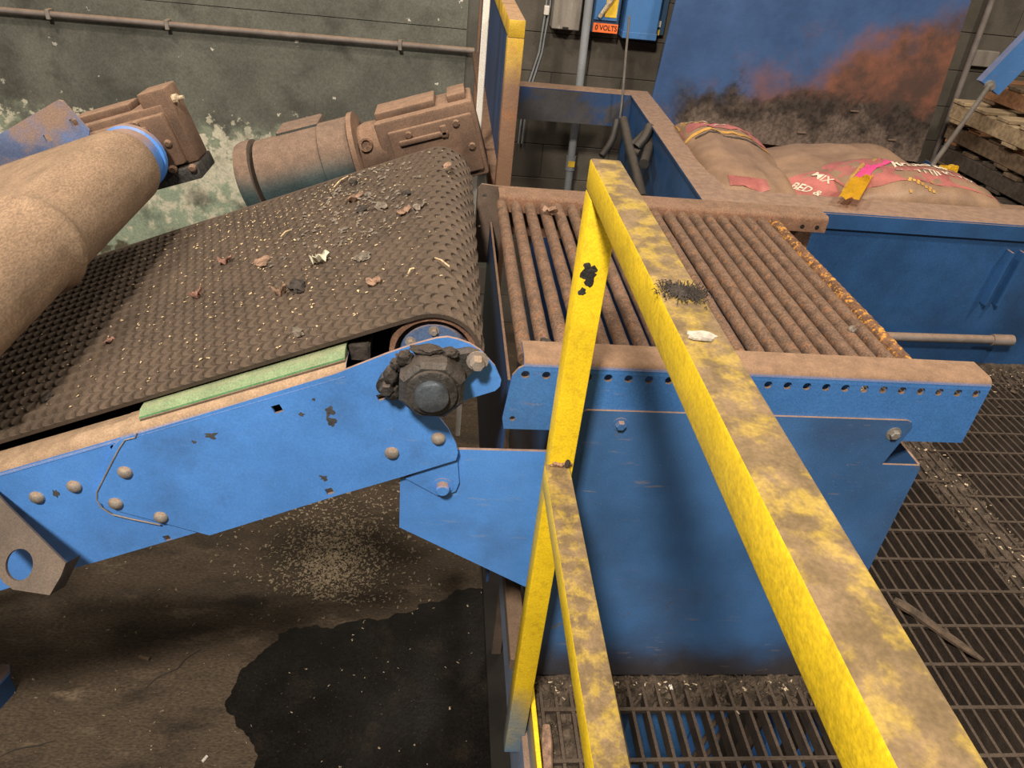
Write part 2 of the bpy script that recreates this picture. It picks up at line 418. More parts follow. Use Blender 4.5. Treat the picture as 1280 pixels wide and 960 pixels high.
bm = new(); b_box(bm, (-4.4, WY - 0.009, FLOOR_Z), (0.115, WY + 0.02, 0.778)); finish(bm, 'render_coat', MT['wall'], wall)
bm = new(); b_box(bm, (-4.4, WY - 0.010, 0.782), (0.115, WY + 0.02, 2.6)); finish(bm, 'render_coat', MT['wall'], wall)
bm = new(); b_box(bm, (0.25, -0.9, FLOOR_Z), (2.85, 2.45, FLOOR_Z + 0.02)); tag(finish(bm, 'floor_pit', material('pit_shade_black', (0.016, 0.013, 0.011), 0.4, 6, 0.8)), 'pit floor under the grating, coloured black as its shade', None, None, 'structure')  # slab added in near-black: the shade below the grating is in its colour
# -------- steel grating platform
grating = bpy.data.objects.new('floor_grating', None); link(grating)
tag(grating, 'rusty open steel bar grating walkway', None, None, 'structure')
BAR_P, CROSS_P = 0.0325, 0.112
GX0, GX1, GY0, GY1 = 0.262, 2.75, -0.30, 2.44
SEAM = 1.655
def bar_mesh(L, name):
    bm = new(); b_box(bm, (-0.0034, 0, -0.034), (0.0034, L, 0.0)); return finish(bm, name, MT['grating'], mesh_only=True)
def cross_mesh(L):
    bm = new(); b_box(bm, (0, -0.0042, -0.009), (L, 0.0042, 0.0012)); return finish(bm, 'cross_bar', MT['grating'], mesh_only=True)
front_bar = bar_mesh(1.0 - GY0, 'bearing_bar'); full_bar = bar_mesh(GY1 - GY0, 'bearing_bar')
x = GX0; i = 0
while x < GX1:
    o = bpy.data.objects.new('bearing_bar', front_bar if x < 0.93 else full_bar); link(o, grating)
    o.location = (x, GY0, random.uniform(-0.001, 0.001)); x += BAR_P
for (xa, xb, off) in ((GX0, SEAM - 0.01, 0.0), (SEAM + 0.01, GX1, 0.045)):
    y = 0.931 + off - CROSS_P * 10
    cms = cross_mesh(xb - xa); cm_r = cross_mesh(xb - 0.93) if xa < 0.9 else cms
    while y < GY1:
        if y > 1.0 and xa < 0.9:
            o = bpy.data.objects.new('cross_bar', cm_r); link(o, grating); o.location = (0.93, y, 0)
        else:
            o = bpy.data.objects.new('cross_bar', cms); link(o, grating); o.location = (xa, y, 0)
        y += CROSS_P
# joists that carry the grating
for (lo, hi) in (((1.57, GY0, -0.20), (1.72, GY1, -0.032)), ((0.25, GY0, -0.20), (0.385, 0.98, -0.034)),
                 ((0.25, 0.978, -0.05), (1.0, 1.06, -0.034)), ((0.95, 2.36, -0.2), (GX1, 2.46, -0.034))):
    bm = new(); b_box(bm, lo, hi); finish(bm, 'joist', MT['dirt'], grating)
bm = new(); b_box(bm, (0.205, 1.07, -0.06), (0.245, 2.3, -0.02), 0.002); finish(bm, 'ledger_angle', MT['bracket'], grating)
bm = new(); b_box(bm, (0.238, GY0, -0.085), (0.247, 1.0, 0.004), 0.001)
finish(bm, 'edge_plate', material('overspray_edge', (0.42, 0.31, 0.10), 0.3, 9, 0.6, dust=0.2, zmix=[(-0.07, -0.01, (0.20, 0.22, 0.26), 0.05, 12)], grime=0.3, gscale=9), grating)
bm = new(); b_box(bm, (0.2375, GY0, 0.004), (0.2475, 1.0, 0.0075), 0.001); finish(bm, 'edge_trim', material('clean_yellow', (0.85, 0.58, 0.02), 0.1, 9, 0.5), grating)
bm = new(); b_box(bm, (0.226, GY0, -0.30), (0.25, 2.3, -0.085), 0.002); finish(bm, 'stringer', material('pale_blue_stringer', (0.17, 0.22, 0.34), 0.15, 6, 0.6, dust=0.9), grating)

def dirt_bed(x0, x1, y0, y1, zf, step=0.012):
    bm = new(); nx, ny = max(2, int((x1 - x0) / step)), max(2, int((y1 - y0) / step))
    g = []
    for i in range(nx + 1):
        r_ = []
        for j in range(ny + 1):
            x, y = x0 + (x1 - x0) * i / nx, y0 + (y1 - y0) * j / ny
            r_.append(bm.verts.new((x, y, zf(x, y) + 0.010 * noise.noise(Vector((x * 38, y * 38, 1))) + 0.006 * noise.noise(Vector((x * 110, y * 110, 4))))))
        g.append(r_)
    for i in range(nx):
        for j in range(ny): bm.faces.new((g[i][j], g[i + 1][j], g[i + 1][j + 1], g[i][j + 1]))
    o = finish(bm, 'dirt_bed', MT['dirt'], grating); tag(o, kind='stuff'); return o
dirt_bed(1.565, 1.73, 0.9, 2.3, lambda x, y: -0.006 - 0.02 * max(0, abs(x - 1.648) - 0.05) / 0.03 * 1.0)
dirt_bed(0.25, 0.39, 0.3, 1.0, lambda x, y: -0.012)
dirt_bed(0.25, 0.96, 0.955, 1.016, lambda x, y: -0.004 - (1.016 - y) * 0.45)
dirt_bed(0.95, 2.75, 2.20, 2.449, lambda x, y: -0.03 + 0.045 * ((y - 2.20) / 0.25) ** 2)
# ================================================================== GUARD RAIL (foreground)
T = 0.0406
RX0, RX1 = 0.193, 0.193 + T
rail = empty('guard_rail', (0.213, 0.945, -0.147), 'yellow square-tube safety railing with dust-caked top in the foreground', 'railing')
def sq_tube(name, lo, hi, mat, parent, bev=0.003):
    bm = new(); b_box(bm, lo, hi, bev, seg=2); return finish(bm, name, mat, parent, smooth=40)
sq_tube('post', (RX0, 0.924, -0.147), (RX1, 0.924 + T, 1.152 - T), MT['yellow'], rail)
sq_tube('top_rail', (RX0, -0.45, 1.152 - T), (RX1, 0.924 + T, 1.152), MT['yellow'], rail)
sq_tube('mid_rail', (RX0 - 0.007, -0.45, 0.672 - T), (RX1 - 0.007, 0.925, 0.672), MT['yellow'], rail)
bm = new()
for k in range(7):
    c = Vector((RX0 + 0.004 + k * 0.005, 0.921 + random.uniform(-0.002, 0.002), 0.673 + random.uniform(-0.001, 0.002)))
    bmesh.ops.create_icosphere(bm, subdivisions=1, radius=random.uniform(0.003, 0.005), matrix=Matrix.Translation(c))
finish(bm, 'weld_bead', MT['yellow_old'], rail)
bm = new()
bmesh.ops.create_icosphere(bm, subdivisions=2, radius=0.007, matrix=Matrix.Translation((RX1 - 0.012, 0.918, 0.678)) @ Matrix.Diagonal((0.7, 0.6, 1.4, 1)))
finish(bm, 'burnt_weld', MT['scrap_dark'], rail)

bm = new(); random.seed(2)
for (cx_, cz_, rr) in ((0.0, 0.0, 0.011), (0.004, -0.010, 0.008), (-0.003, 0.012, 0.005), (0.006, 0.006, 0.006), (-0.004, -0.027, 0.006)):
    c_ = W(735, 342, 1, 0.9236); n_ = 14
    f0 = [bm.verts.new((c_.x + cx_ + rr * random.uniform(.55, 1.15) * math.cos(2 * math.pi * k / n_), 0.9232 - 0.00008 * rr * 1000 / 11, c_.z + cz_ + 1.2 * rr * random.uniform(.6, 1.15) * math.sin(2 * math.pi * k / n_))) for k in range(n_)]
    bm.faces.new(f0)
tag(finish(bm, 'paint_scrape', MT['greasy'], rail), kind='stuff')
# ================================================================== ROLLER TABLE
table = empty('roller_table', (0.55, 1.4, 0.0), 'blue steel feed table topped with a row of rusty rollers', 'roller table')
HOLE_P = (0.941 - 0.152) / 23
# front rail: drilled web
outer = [(0.122, 0.688), (0.126, 0.668), (0.962, 0.672), (0.962, 0.795), (0.148, 0.795), (0.140, 0.790), (0.131, 0.776)]
holes = [circ(0.152 + HOLE_P * k, 0.7790, 0.0072, 12) for k in range(24)] + [circ(0.139, 0.690, 0.005, 10), circ(0.128, 0.7745, 0.0001, 3)][:1]
bm = new(); b_plate(bm, outer, holes, XZ(YP, YP + 0.005)); front_web = finish(bm, 'front_rail', MT['rail'], table)
# rounded top flange, cross-section swept along X
def swept(name, prof, x0, x1, mat, parent):
    bm = new()
    a = [bm.verts.new((x0, p[0], p[1])) for p in prof]; b = [bm.verts.new((x1, p[0], p[1])) for p in prof]
    n = len(prof)
    for i in range(n):
        bm.faces.new((a[i], a[(i + 1) % n], b[(i + 1) % n], b[i]))
    bm.faces.new(a); bm.faces.new(b)
    return finish(bm, name, mat, parent, smooth=30)
arc = [(YP + 0.016 - 0.016 * math.cos(t), 0.795 - 0.004 + 0.016 * math.sin(t)) for t in [math.pi / 2 * k / 5 for k in range(6)]]
prof = [(YP - 0.0002, 0.786)] + arc + [(1.082, 0.807), (1.082, 0.802), (YP + 0.016, 0.802), (YP + 0.006, 0.786)]
fl = swept('front_flange', prof, 0.148, 0.962, MT['rail'], table)
# back rail
arcb = [(1.785 + 0.012 - 0.012 * math.cos(t), 0.795 + 0.012 * math.sin(t)) for t in [math.pi / 2 * k / 4 for k in range(5)]]
prof = [(1.785, 0.765)] + arcb + [(1.855, 0.807), (1.855, 0.68), (1.850, 0.68), (1.850, 0.802), (1.797, 0.802), (1.790, 0.795), (1.790, 0.765)]
swept('back_rail', prof, 0.148, 1.0, MT['dusty_rust_rail'], table)
for xh in (0.935, 0.975):
    bm = new(); b_cyl(bm, (xh, 1.7845, 0.778), (xh, 1.786, 0.778), 0.006, 10); finish(bm, 'hole_shade_disc', MT['black'], table)  # solid black discs paint the dark of two holes on the lip
bm = new(); b_plate(bm, [(0.098, 0.80), (0.098, 0.60), (0.165, 0.60), (0.158, 0.808), (0.106, 0.812)], [circ(0.116, 0.782, 0.006, 10), circ(0.108, 0.70, 0.004, 8)], XZ(1.842, 1.849)); finish(bm, 'end_plate', MT['bracket'], table)
# rollers: each its own part
random.seed(3)
def roller_mesh(mat, coil=False):
    bm = new()
    n = 14; Lr = 1.792 - 1.062; steps = 2 if not coil else 60
    prof = [(0, 0.009), (0.0, 0.0133)]
    if coil:
        for k in range(1, 60):
            prof.append((Lr * k / 60, 0.0126 + 0.0012 * (k % 2)))
    else:
        for k in range(1, 24): prof.append((Lr * k / 24, 0.0133 + random.uniform(-0.0003, 0.0003)))
    prof += [(Lr, 0.0133), (Lr, 0.009)]
    b_lathe(bm, (0, 0, 0), (0, 1, 0), prof, n)
    return finish(bm, 'roller', mat, smooth=35 if not coil else None, mesh_only=True)
RM = roller_mesh(MT['rust']); RC = roller_mesh(MT['rust_orange'], True)
ti = table.matrix_world.inverted()
for k in range(21):
    o = bpy.data.objects.new('roller', RC if k == 20 else RM); link(o, table)
    o.matrix_parent_inverse = ti
    o.location = (0.155 + 0.0351 * k, 1.062, 0.7825 + random.uniform(-0.0015, 0.0015))
    if k == 20: o['label'] = 'roller with a coiled orange rust surface'
# front panel with stepped right edge
outer = [(0.2476, 0.0), (0.903, 0.0), (0.903, 0.612), (0.900, 0.620), (0.826, 0.620), (0.850, 0.705), (0.845, 0.716), (0.835, 0.720), (0.262, 0.716), (0.2476, 0.706)]
bm = new(); b_plate(bm, outer, [], XZ(YP - 0.005, YP - 0.0005))
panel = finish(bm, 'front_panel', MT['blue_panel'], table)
def bolt_head(name, c, r, h, parent, mat=None, hexa=True, axis=(0, -1, 0), dome=False):
    bm = new()
    if dome:
        b_lathe(bm, c, axis, [(0, r), (h * 0.35, r * 0.96), (h * 0.7, r * 0.75), (h, r * 0.3)], 18)
        return finish(bm, name, mat or MT['bolt'], parent, smooth=60)
    b_lathe(bm, c, axis, [(0, r * 1.5), (0.0015, r * 1.5)], 16)
    b_lathe(bm, Vector(c) + Vector(axis) * 0.0015, axis, [(0, r), (h * 0.8, r), (h, r * 0.8)], 6 if hexa else 16)
    return finish(bm, name, mat or MT['bolt'], parent)
bolt_head('bolt', (0.324, YP - 0.005, 0.690), 0.009, 0.008, panel, MT['blue_panel'])
bolt_head('bolt', (0.820, YP - 0.005, 0.691), 0.009, 0.008, panel, MT['steel'])
# hopper body behind the panel
bm = new(); b_box(bm, (0.898, YP, 0.0), (0.903, 1.85, 0.620)); finish(bm, 'side_panel', MT['blue_panel'], table)
bm = new(); b_box(bm, (0.2476, YP, 0.0), (0.2526, 1.85, 0.600)); finish(bm, 'side_panel', MT['blue_panel'], table)
bm = new(); b_box(bm, (0.2476, 1.845, 0.0), (0.903, 1.85, 0.680)); finish(bm, 'rear_panel', MT['blue_navy'], table)
bm = new(); b_plate(bm, [(0.255, 1.025), (0.897, 1.025), (0.897, 1.84), (0.255, 1.84)], [], lambda a, b, t: Vector((a, b, 0.06 + 0.05 * (b - 1.0) + (0.004 if t else 0)))); finish(bm, 'chute_floor', MT['blue_navy'], table)  # dark navy puts the shade of the gaps between rollers into the colour
# left bracket that carries the conveyor head
outer = [(-0.047, 0.431), (-0.047, 0.547), (0.048, 0.6185), (0.262, 0.620), (0.262, 0.245), (0.200, 0.277)]
bm = new(); b_plate(bm, outer, [], XZ(YP + 0.0015, YP + 0.0075)); br = finish(bm, 'support_bracket', MT['blue'], table)
outer = [(-0.038, 0.555), (0.050, 0.612), (0.057, 0.548), (0.052, 0.528), (0.036, 0.518), (0.020, 0.516)]
bm = new(); b_plate(bm, outer, [], XZ(YP - 0.004, YP + 0.001)); finish(bm, 'tab', MT['blue'], br)
bolt_head('bolt', (0.028, YP - 0.004, 0.539), 0.0125, 0.013, br, MT['blue'], hexa=False)
bm = new(); b_box(bm, (0.134, 1.10, 0.20), (0.139, 1.84, 0.715)); finish(bm, 'end_sheet', MT['blue_navy'], table)
for (x0, y0) in ((0.27, 1.04), (0.27, 1.80), (0.85, 1.80), (0.85, 1.06)):
    bm = new(); b_box(bm, (x0, y0, FLOOR_Z), (x0 + 0.035, y0 + 0.035, 0.05), 0.002); finish(bm, 'leg', MT['bracket'], table)

# ================================================================== INCLINED CONVEYOR (main)
CX, CZ = 0.002, 0.785
RB = 0.080                      # outer belt radius at the head pulley
BY0, BY1 = 1.052, 1.955
S0 = -1.72
conv = empty('belt_conveyor', (-0.6, 1.5, FLOOR_Z), 'blue inclined conveyor with a dark crescent-textured rubber belt', 'conveyor')
def on_belt(s, y, h=0.0, R=RB):
    if s <= 0:
        return Vector((CX + CU * s - SU * (R + h), y, CZ + SU * s + CU * (R + h)))
    if s <= math.pi * R:
        a = s / R
        dx = -SU * math.cos(a) + CU * math.sin(a); dz = CU * math.cos(a) + SU * math.sin(a)
        return Vector((CX + dx * (R + h), y, CZ + dz * (R + h)))
    q = s - math.pi * R
    return Vector((CX - CU * q + SU * (R + h), y, CZ - SU * q - CU * (R + h)))
def belt_mesh(name, mat, parent, onb, y0, y1, th, R):
    ss = [S0] + [S0 + (0 - S0) * k / 10 for k in range(1, 11)] + [math.pi * R * k / 24 for k in range(1, 25)] + [math.pi * R + 1.7 * k / 8 for k in range(1, 9)]
    bm = new(); rows = []
    for s in ss:
        rows.append([bm.verts.new(onb(s, y0)), bm.verts.new(onb(s, y1)), bm.verts.new(onb(s, y1, -th)), bm.verts.new(onb(s, y0, -th))])
    for a, b in zip(rows, rows[1:]):
        for i in range(4):
            bm.faces.new((a[i], a[(i + 1) % 4], b[(i + 1) % 4], b[i]))
    bm.faces.new(rows[0]); bm.faces.new(rows[-1])
    return finish(bm, name, mat, parent, smooth=35)
belt = belt_mesh('belt', MT['belt'], conv, on_belt, BY0, BY1, 0.007, RB)
# moulded crescents of the belt
bm = new()
PS, PYR = 0.0212, 0.0355
rowi = 0; y = BY0 + 0.016
arcN = 6
while y < BY1 - 0.012:
    s = S0 + 0.6 + (PS / 2 if rowi % 2 else 0)
    while s < math.pi * RB * 0.9:
        hh = 0.0050
        hy, ds = 0.0168, 0.0135
        top, bot, out = [], [], []
        for k in range(arcN + 1):
            t = -math.pi * 0.47 + math.pi * 0.94 * k / arcN
            aa, yy = -math.cos(t) * ds, math.sin(t) * hy
            w = 0.15 + 0.85 * math.cos(t)
            top.append(bm.verts.new(on_belt(s + aa, y + yy, hh * w)))
            bot.append(bm.verts.new(on_belt(s + aa + 0.0014 * math.cos(t), y + yy * 0.95, -0.0004)))
            out.append(bm.verts.new(on_belt(s + aa - 0.0105 * math.cos(t), y + yy * 1.03, -0.0004)))
        for k in range(arcN):
            bm.faces.new((bot[k], bot[k + 1], top[k + 1], top[k])); bm.faces.new((top[k], top[k + 1], out[k + 1], out[k]))
        s += PS
    y += PYR; rowi += 1
tread = finish(bm, 'tread', MT['belt'], belt)
tag(tread, kind='stuff')
# pulley and shaft
bm = new(); b_lathe(bm, (CX, BY0 + 0.005, CZ), (0, 1, 0), [(0.02, 0.060), (0, 0.064), (0, 0.072), (0.895, 0.072), (0.895, 0.058)], 40); drum = finish(bm, 'head_pulley', MT['dusty_rust_rail'], conv, smooth=40)
bm = new(); b_lathe(bm, (CX, BY0 + 0.010, CZ), (0, 1, 0), [(0, 0.03), (0, 0.053), (0.012, 0.055)], 32); finish(bm, 'end_disc', MT['blue_dull'], drum, smooth=40)
for k in range(6):
    a = math.pi * (0.17 + k / 3)
    bolt_head('bolt', (CX + 0.043 * math.cos(a), BY0 + 0.010, CZ + 0.043 * math.sin(a)), 0.006, 0.007, drum)
bm = new(); b_lathe(bm, (CX, 0.930, CZ), (0, 1, 0), [(0, 0.022), (0.002, 0.0255), (0.006, 0.026), (0.4, 0.026)], 28); finish(bm, 'shaft', MT['shaft'], conv, smooth=40)
bm = new(); b_lathe(bm, (CX, 1.9, CZ), (0, 1, 0), [(0, 0.024), (0.24, 0.024)], 20); finish(bm, 'shaft', MT['shaft'], conv, smooth=40)
# near side plates (two overlapping sheets)
ra = math.radians
right_plate = [(-0.562, 0.507), (-0.513, 0.612), (-0.497, 0.629), (-0.1486, 0.7735), (-0.134, 0.781), (-0.072, 0.813), (-0.029, 0.833), (0.006, 0.846), (0.022, 0.849), (0.038, 0.846), (0.058, 0.839), (0.075, 0.828), (0.100, 0.800),
               (0.112, 0.774), (0.111, 0.762), (0.104, 0.753), (0.064, 0.736), (0.030, 0.712), (0.015, 0.697), (0.032, 0.672), (0.047, 0.640), (0.051, 0.622), (0.048, 0.606), (-0.044, 0.565), (-0.158, 0.517), (-0.384, 0.415), (-0.531, 0.470), (-0.556, 0.487)]
holes = [sq(-0.244, 0.701, 0.0075, ANG), sq(-0.168, 0.528, 0.0065, ANG), sq(-0.079, 0.732, 0.006, ANG)]
bm = new(); b_plate(bm, right_plate, holes, XZ(1.0075, 1.0125)); plateR = finish(bm, 'side_plate', MT['blue'], conv)
left_plate = [(-1.70, 0.163), (-1.60, -0.105), (-0.637, 0.319), (-0.36, 0.4255), (-0.36, 0.684), (-0.497, 0.6275), (-0.702, 0.5445)]
holes = [sq(-0.461, 0.401, 0.006, ANG), circ(-0.514, 0.606, 0.006, 10)]
left_plate = [(-1.70, 0.150), (-1.62, -0.108), (-0.637, 0.319), (-0.36, 0.436), (-0.36, 0.684)]
bm = new(); b_plate(bm, left_plate, holes, XZ(1.013, 1.017)); plateL = finish(bm, 'side_plate', MT['blue'], conv)
# inward top flange of the side plates (rounded lip)
def slope_sweep(name, prof, x0, x1, mat, parent):
    """prof: (y, height above plate top line)"""
    bm = new(); zt = lambda x: 0.5545 + (x + 0.702) * 0.3955
    a = [bm.verts.new((x0, p[0], zt(x0) + p[1])) for p in prof]; b = [bm.verts.new((x1, p[0], zt(x1) + p[1])) for p in prof]
    n = len(prof)
    for i in range(n): bm.faces.new((a[i], a[(i + 1) % n], b[(i + 1) % n], b[i]))
    bm.faces.new(a); bm.faces.new(b)
    return finish(bm, name, mat, parent, smooth=30)
arc = [(1.008 + 0.018 - 0.018 * math.cos(t), -0.011 + 0.018 * math.sin(t)) for t in [math.pi / 2 * k / 5 for k in range(6)]]
slope_sweep('top_flange', [(y_ - 0.0008, z_) for y_, z_ in arc] + [(1.062, 0.007), (1.062, 0.003), (1.026, 0.003), (1.012, -0.011)], -0.497, -0.134, MT['dust_flange'], plateR)
arc = [(1.013 + 0.018 - 0.018 * math.cos(t), -0.014 + 0.018 * math.sin(t)) for t in [math.pi / 2 * k / 5 for k in range(6)]]
slope_sweep('top_flange', [(y_ - 0.0008, z_) for y_, z_ in arc] + [(1.066, 0.004), (1.066, 0.0), (1.031, 0.0), (1.017, -0.014)], -1.70, -0.497, MT['dust_flange'], plateL)
# green wear strip
slope_sweep('wear_strip', [(1.027, 0.0075), (1.027, 0.014), (1.036, 0.023), (1.075, 0.023), (1.075, 0.0075)], -0.470, -0.137, MT['green'], conv)
slope_sweep('wear_strip_base', [(1.024, 0.007), (1.024, 0.0105), (1.075, 0.0105), (1.075, 0.007)], -0.468, -0.136, MT['bracket'], conv)
# skirt brush block beside pulley
bm = new(); b_box(bm, (-0.135, 1.058, 0.765), (-0.100, 1.12, 0.798), 0.004); finish(bm, 'brush_block', MT['scrap_dark'], conv)
bm = new(); b_tube(bm, [W(a, b, 1, 1.0068) for a, b in ((171, 541), (169, 547), (156, 550), (148, 562), (134, 589), (121, 615), (121, 625), (126, 634), (140, 643), (165, 649), (200, 656))], 0.0013, 6); finish(bm, 'edge_bead', MT['bolt'], plateR)
def stain(px_, py_, rx, ry, seed, parent, yy):
    c_ = W(px_, py_, 1, yy); n_ = 18; bm = new()
    ring = []
    for k in range(n_):
        a = 2 * math.pi * k / n_; r_ = 0.7 + 0.7 * noise.noise(Vector((math.cos(a) * 1.6 + seed, math.sin(a) * 1.6, seed)))
        ring.append((c_.x + rx * r_ * math.cos(a), c_.z + ry * r_ * math.sin(a)))
    b_plate(bm, ring, [], XZ(yy - 0.0004, yy + 0.0002)); finish(bm, 'paint_chip', MT['chip_dark'], parent)
MT['chip_dark'] = material('dark_chipped_paint', (0.062, 0.062, 0.068), 0.3, 50, 0.7)
MT['bracket_bare'] = material('bare_brown_steel', (0.115, 0.088, 0.072), 0.2, 14, 0.75, grime=0.45, grimecol=(0.06, 0.045, 0.04), gscale=9, bump=0.2)
for (a, b, rx, ry, sd) in ((264, 544, 0.014, 0.008, 1), (242, 552, 0.006, 0.004, 2), (412, 515, 0.010, 0.012, 3), (414, 528, 0.012, 0.012, 4), (404, 597, 0.008, 0.008, 5), (376, 518, 0.007, 0.005, 6), (392, 499, 0.004, 0.004, 7)):
    stain(a, b, rx, ry, sd * 3.3, plateR, 1.0075)
stain(70, 616, 0.006, 0.014, 31.0, plateL, 1.013)
# carriage bolts
for (x, z) in ((-0.503, 0.559), (-0.531, 0.488), (-0.461, 0.458), (-0.061, 0.618), (0.016, 0.652)):
    bolt_head('carriage_bolt', (x, 1.008, z), 0.0125, 0.009, plateR, dome=True)
for (x, z) in ((-0.594, 0.520), (-0.660, 0.493)):
    bolt_head('carriage_bolt', (x, 1.013, z), 0.0125, 0.009, plateL, dome=True)
# bearing housing
bm = new()
lob = []
for k in range(40):
    a = 2 * math.pi * k / 40
    r = 0.047
    for la in (0.62, 3.30):
        d = (a - la + math.pi) % (2 * math.pi) - math.pi
        r = max(r, 0.047 + 0.040 * math.exp(-(d / 0.34) ** 2))
    lob.append((CX + r * math.cos(a), CZ - 0.006 + r * math.sin(a)))
b_plate(bm, lob, [], XZ(0.988, 1.008)); bear = finish(bm, 'bearing_flange', MT['greasy'], conv)
bm = new()
octo = [(CX + 0.054 * math.cos(ra(22 + 45 * k)), CZ - 0.002 + 0.054 * math.sin(ra(22 + 45 * k))) for k in range(8)]
octs = [(CX + 0.046 * math.cos(ra(22 + 45 * k)), CZ - 0.002 + 0.046 * math.sin(ra(22 + 45 * k))) for k in range(8)]
A_ = [bm.verts.new((p[0], 0.992, p[1])) for p in octo]; B_ = [bm.verts.new((p[0], 0.958, p[1])) for p in octo]; C_ = [bm.verts.new((p[0], 0.950, p[1])) for p in octs]
for k in range(8):
    bm.faces.new((A_[k], A_[(k + 1) % 8], B_[(k + 1) % 8], B_[k])); bm.faces.new((B_[k], B_[(k + 1) % 8], C_[(k + 1) % 8], C_[k]))
bm.faces.new(C_); bm.faces.new(A_)
finish(bm, 'bearing_housing', MT['greasy'], bear)
bm = new(); b_lathe(bm, (CX, 0.952, CZ), (0, -1, 0), [(0, 0.039), (0.008, 0.039), (0.010, 0.035)], 30); finish(bm, 'locking_collar', MT['greasy'], bear, smooth=40)
bolt_head('bolt', (CX + 0.068, 0.988, CZ + 0.036), 0.0115, 0.016, bear, MT['bolt'])
bolt_head('bolt', (CX - 0.070, 0.988, CZ - 0.018), 0.0115, 0.014, bear, MT['greasy'])
for (a, r, sx, sz, sd) in ((1.75, 0.054, 0.026, 0.008, 1.0), (2.45, 0.056, 0.013, 0.013, 4.0), (3.10, 0.064, 0.011, 0.018, 7.0), (3.55, 0.066, 0.012, 0.014, 12.0), (1.1, 0.056, 0.013, 0.007, 9.0), (2.75, 0.062, 0.008, 0.010, 15.0)):
    bm = new(); bmesh.ops.create_icosphere(bm, subdivisions=3, radius=1.0)
    for v in bm.verts:
        c = v.co * (1 + 0.35 * noise.noise(v.co * 2.2 + Vector((sd, 0, 0))) + 0.22 * noise.noise(v.co * 5.0 + Vector((0, sd, 0))))
        v.co = Vector((CX + r * math.cos(a) + c.x * sx, 0.986 + c.y * 0.011, CZ + r * math.sin(a) + c.z * sz))
    finish(bm, 'grease_cake', MT['grease'], bear, smooth=50)
# hanging leg bracket in front of the near plate
bn = Vector((0.0, -0.80, 0.60)); bt = Vector((0.0, 0.60, 0.80)); bp0 = W(24, 706, 1, 0.925)
def onbr(px_, py_):
    d = RIGHT * (px_ - 640) + DOWN * (py_ - 480) + FWD * FPX; o = Vector((0, 0, CAM_H))
    p = o + d * ((bp0 - o).dot(bn) / d.dot(bn)) - bp0
    return (p.x, p.dot(bt))
def brframe(a, b, t): return bp0 + Vector((a, 0, 0)) + bt * b - bn * (0.007 if t else 0)
outer = [onbr(*q) for q in ((-60, 560), (0, 622), (9, 632), (82, 704), (76, 720), (62, 744), (16, 737), (4, 728), (-14, 700), (-60, 620))]
bm = new(); b_plate(bm, outer, [circ(0, 0, 0.0215, 24, 0.0265)], brframe); lb = finish(bm, 'leg_bracket', MT['bracket_bare'], conv)
e0, e1 = Vector(brframe(*onbr(82, 704), 0)), Vector(brframe(*onbr(62, 744), 0)); off = Vector((0.010, 0.030, -0.012))
bm = new(); vs = [bm.verts.new(v) for v in (e0, e1, e1 + off, e0 + off)]; bm.faces.new(vs)
bmesh.ops.solidify(bm, geom=bm.faces[:], thickness=0.006); finish(bm, 'bracket_return', MT['bracket_bare'], lb)
bm = new(); b_box(bm, (-1.46, 1.018, FLOOR_Z), (-1.40, 1.050, 0.12), 0.003); finish(bm, 'leg', MT['blue'], conv)
# far side plate
bm = new(); b_plate(bm, [(p[0], p[1]) for p in left_plate[:3]] + [(0.05, 0.60), (0.08, 0.80), (0.0, 0.83), (-0.36, 0.684)], [], XZ(1.972, 1.977)); finish(bm, 'far_side_plate', MT['blue'], conv)
# slider bed under the belt
bm = new(); b_plate(bm, [(-1.6, 1.07), (-0.14, 1.07), (-0.14, 1.965), (-1.6, 1.965)], [], lambda a, b, t: Vector((a, b, CZ + RB / CU + (a - CX) * SU / CU - 0.014 - (0.004 if t else 0)))); finish(bm, 'slider_bed', MT['bracket'], conv)
# ---- gearbox and motor of the main conveyor
GA = math.radians(18.0)
def gframe(ox, oz):
    return Matrix(((math.cos(GA), 0, -math.sin(GA), ox), (0, 1, 0, 0), (math.sin(GA), 0, math.cos(GA), oz), (0, 0, 0, 1)))
G = gframe(0.0, 0.872)
def gpart(name, lo, hi, bev, mat, parent):
    bm = new(); b_box(bm, lo, hi, bev, seg=2); bmesh.ops.transform(bm, matrix=G, verts=bm.verts[:]); return finish(bm, name, mat, parent, smooth=40)
gb = gpart('gearbox', (-0.170, 2.06, -0.14), (0.100, 2.22, 0.062), 0.008, MT['dusty_iron'], conv)
gpart('top_rib', (-0.165, 2.09, 0.058), (0.000, 2.20, 0.080), 0.004, MT['dusty_iron'], gb)
gpart('top_rib', (0.035, 2.09, 0.058), (0.085, 2.20, 0.080), 0.004, MT['dusty_iron'], gb)
gpart('front_cover', (-0.140, 2.045, -0.12), (0.090, 2.062, 0.034), 0.006, MT['dusty_iron'], gb)
gpart('cover_rib', (-0.115, 2.035, -0.006), (0.02, 2.047, 0.008), 0.004, MT['dusty_iron'], gb)
gpart('cover_rib', (0.0, 2.035, -0.010), (0.018, 2.047, 0.022), 0.004, MT['dusty_iron'], gb)
for (a, b) in ((-0.085, 0.018), (0.045, 0.018), (0.072, -0.05), (-0.125, -0.05)):
    bm = new(); b_lathe(bm, G @ Vector((a, 2.047, b)), (0, -1, 0), [(0, 0.010), (0.008, 0.010), (0.010, 0.007)], 8); finish(bm, 'cover_bolt', MT['dusty_iron'], gb)
ax = (G.to_3x3() @ Vector((-1, 0, 0)))
mo = G @ Vector((-0.175, 2.14, -0.030))
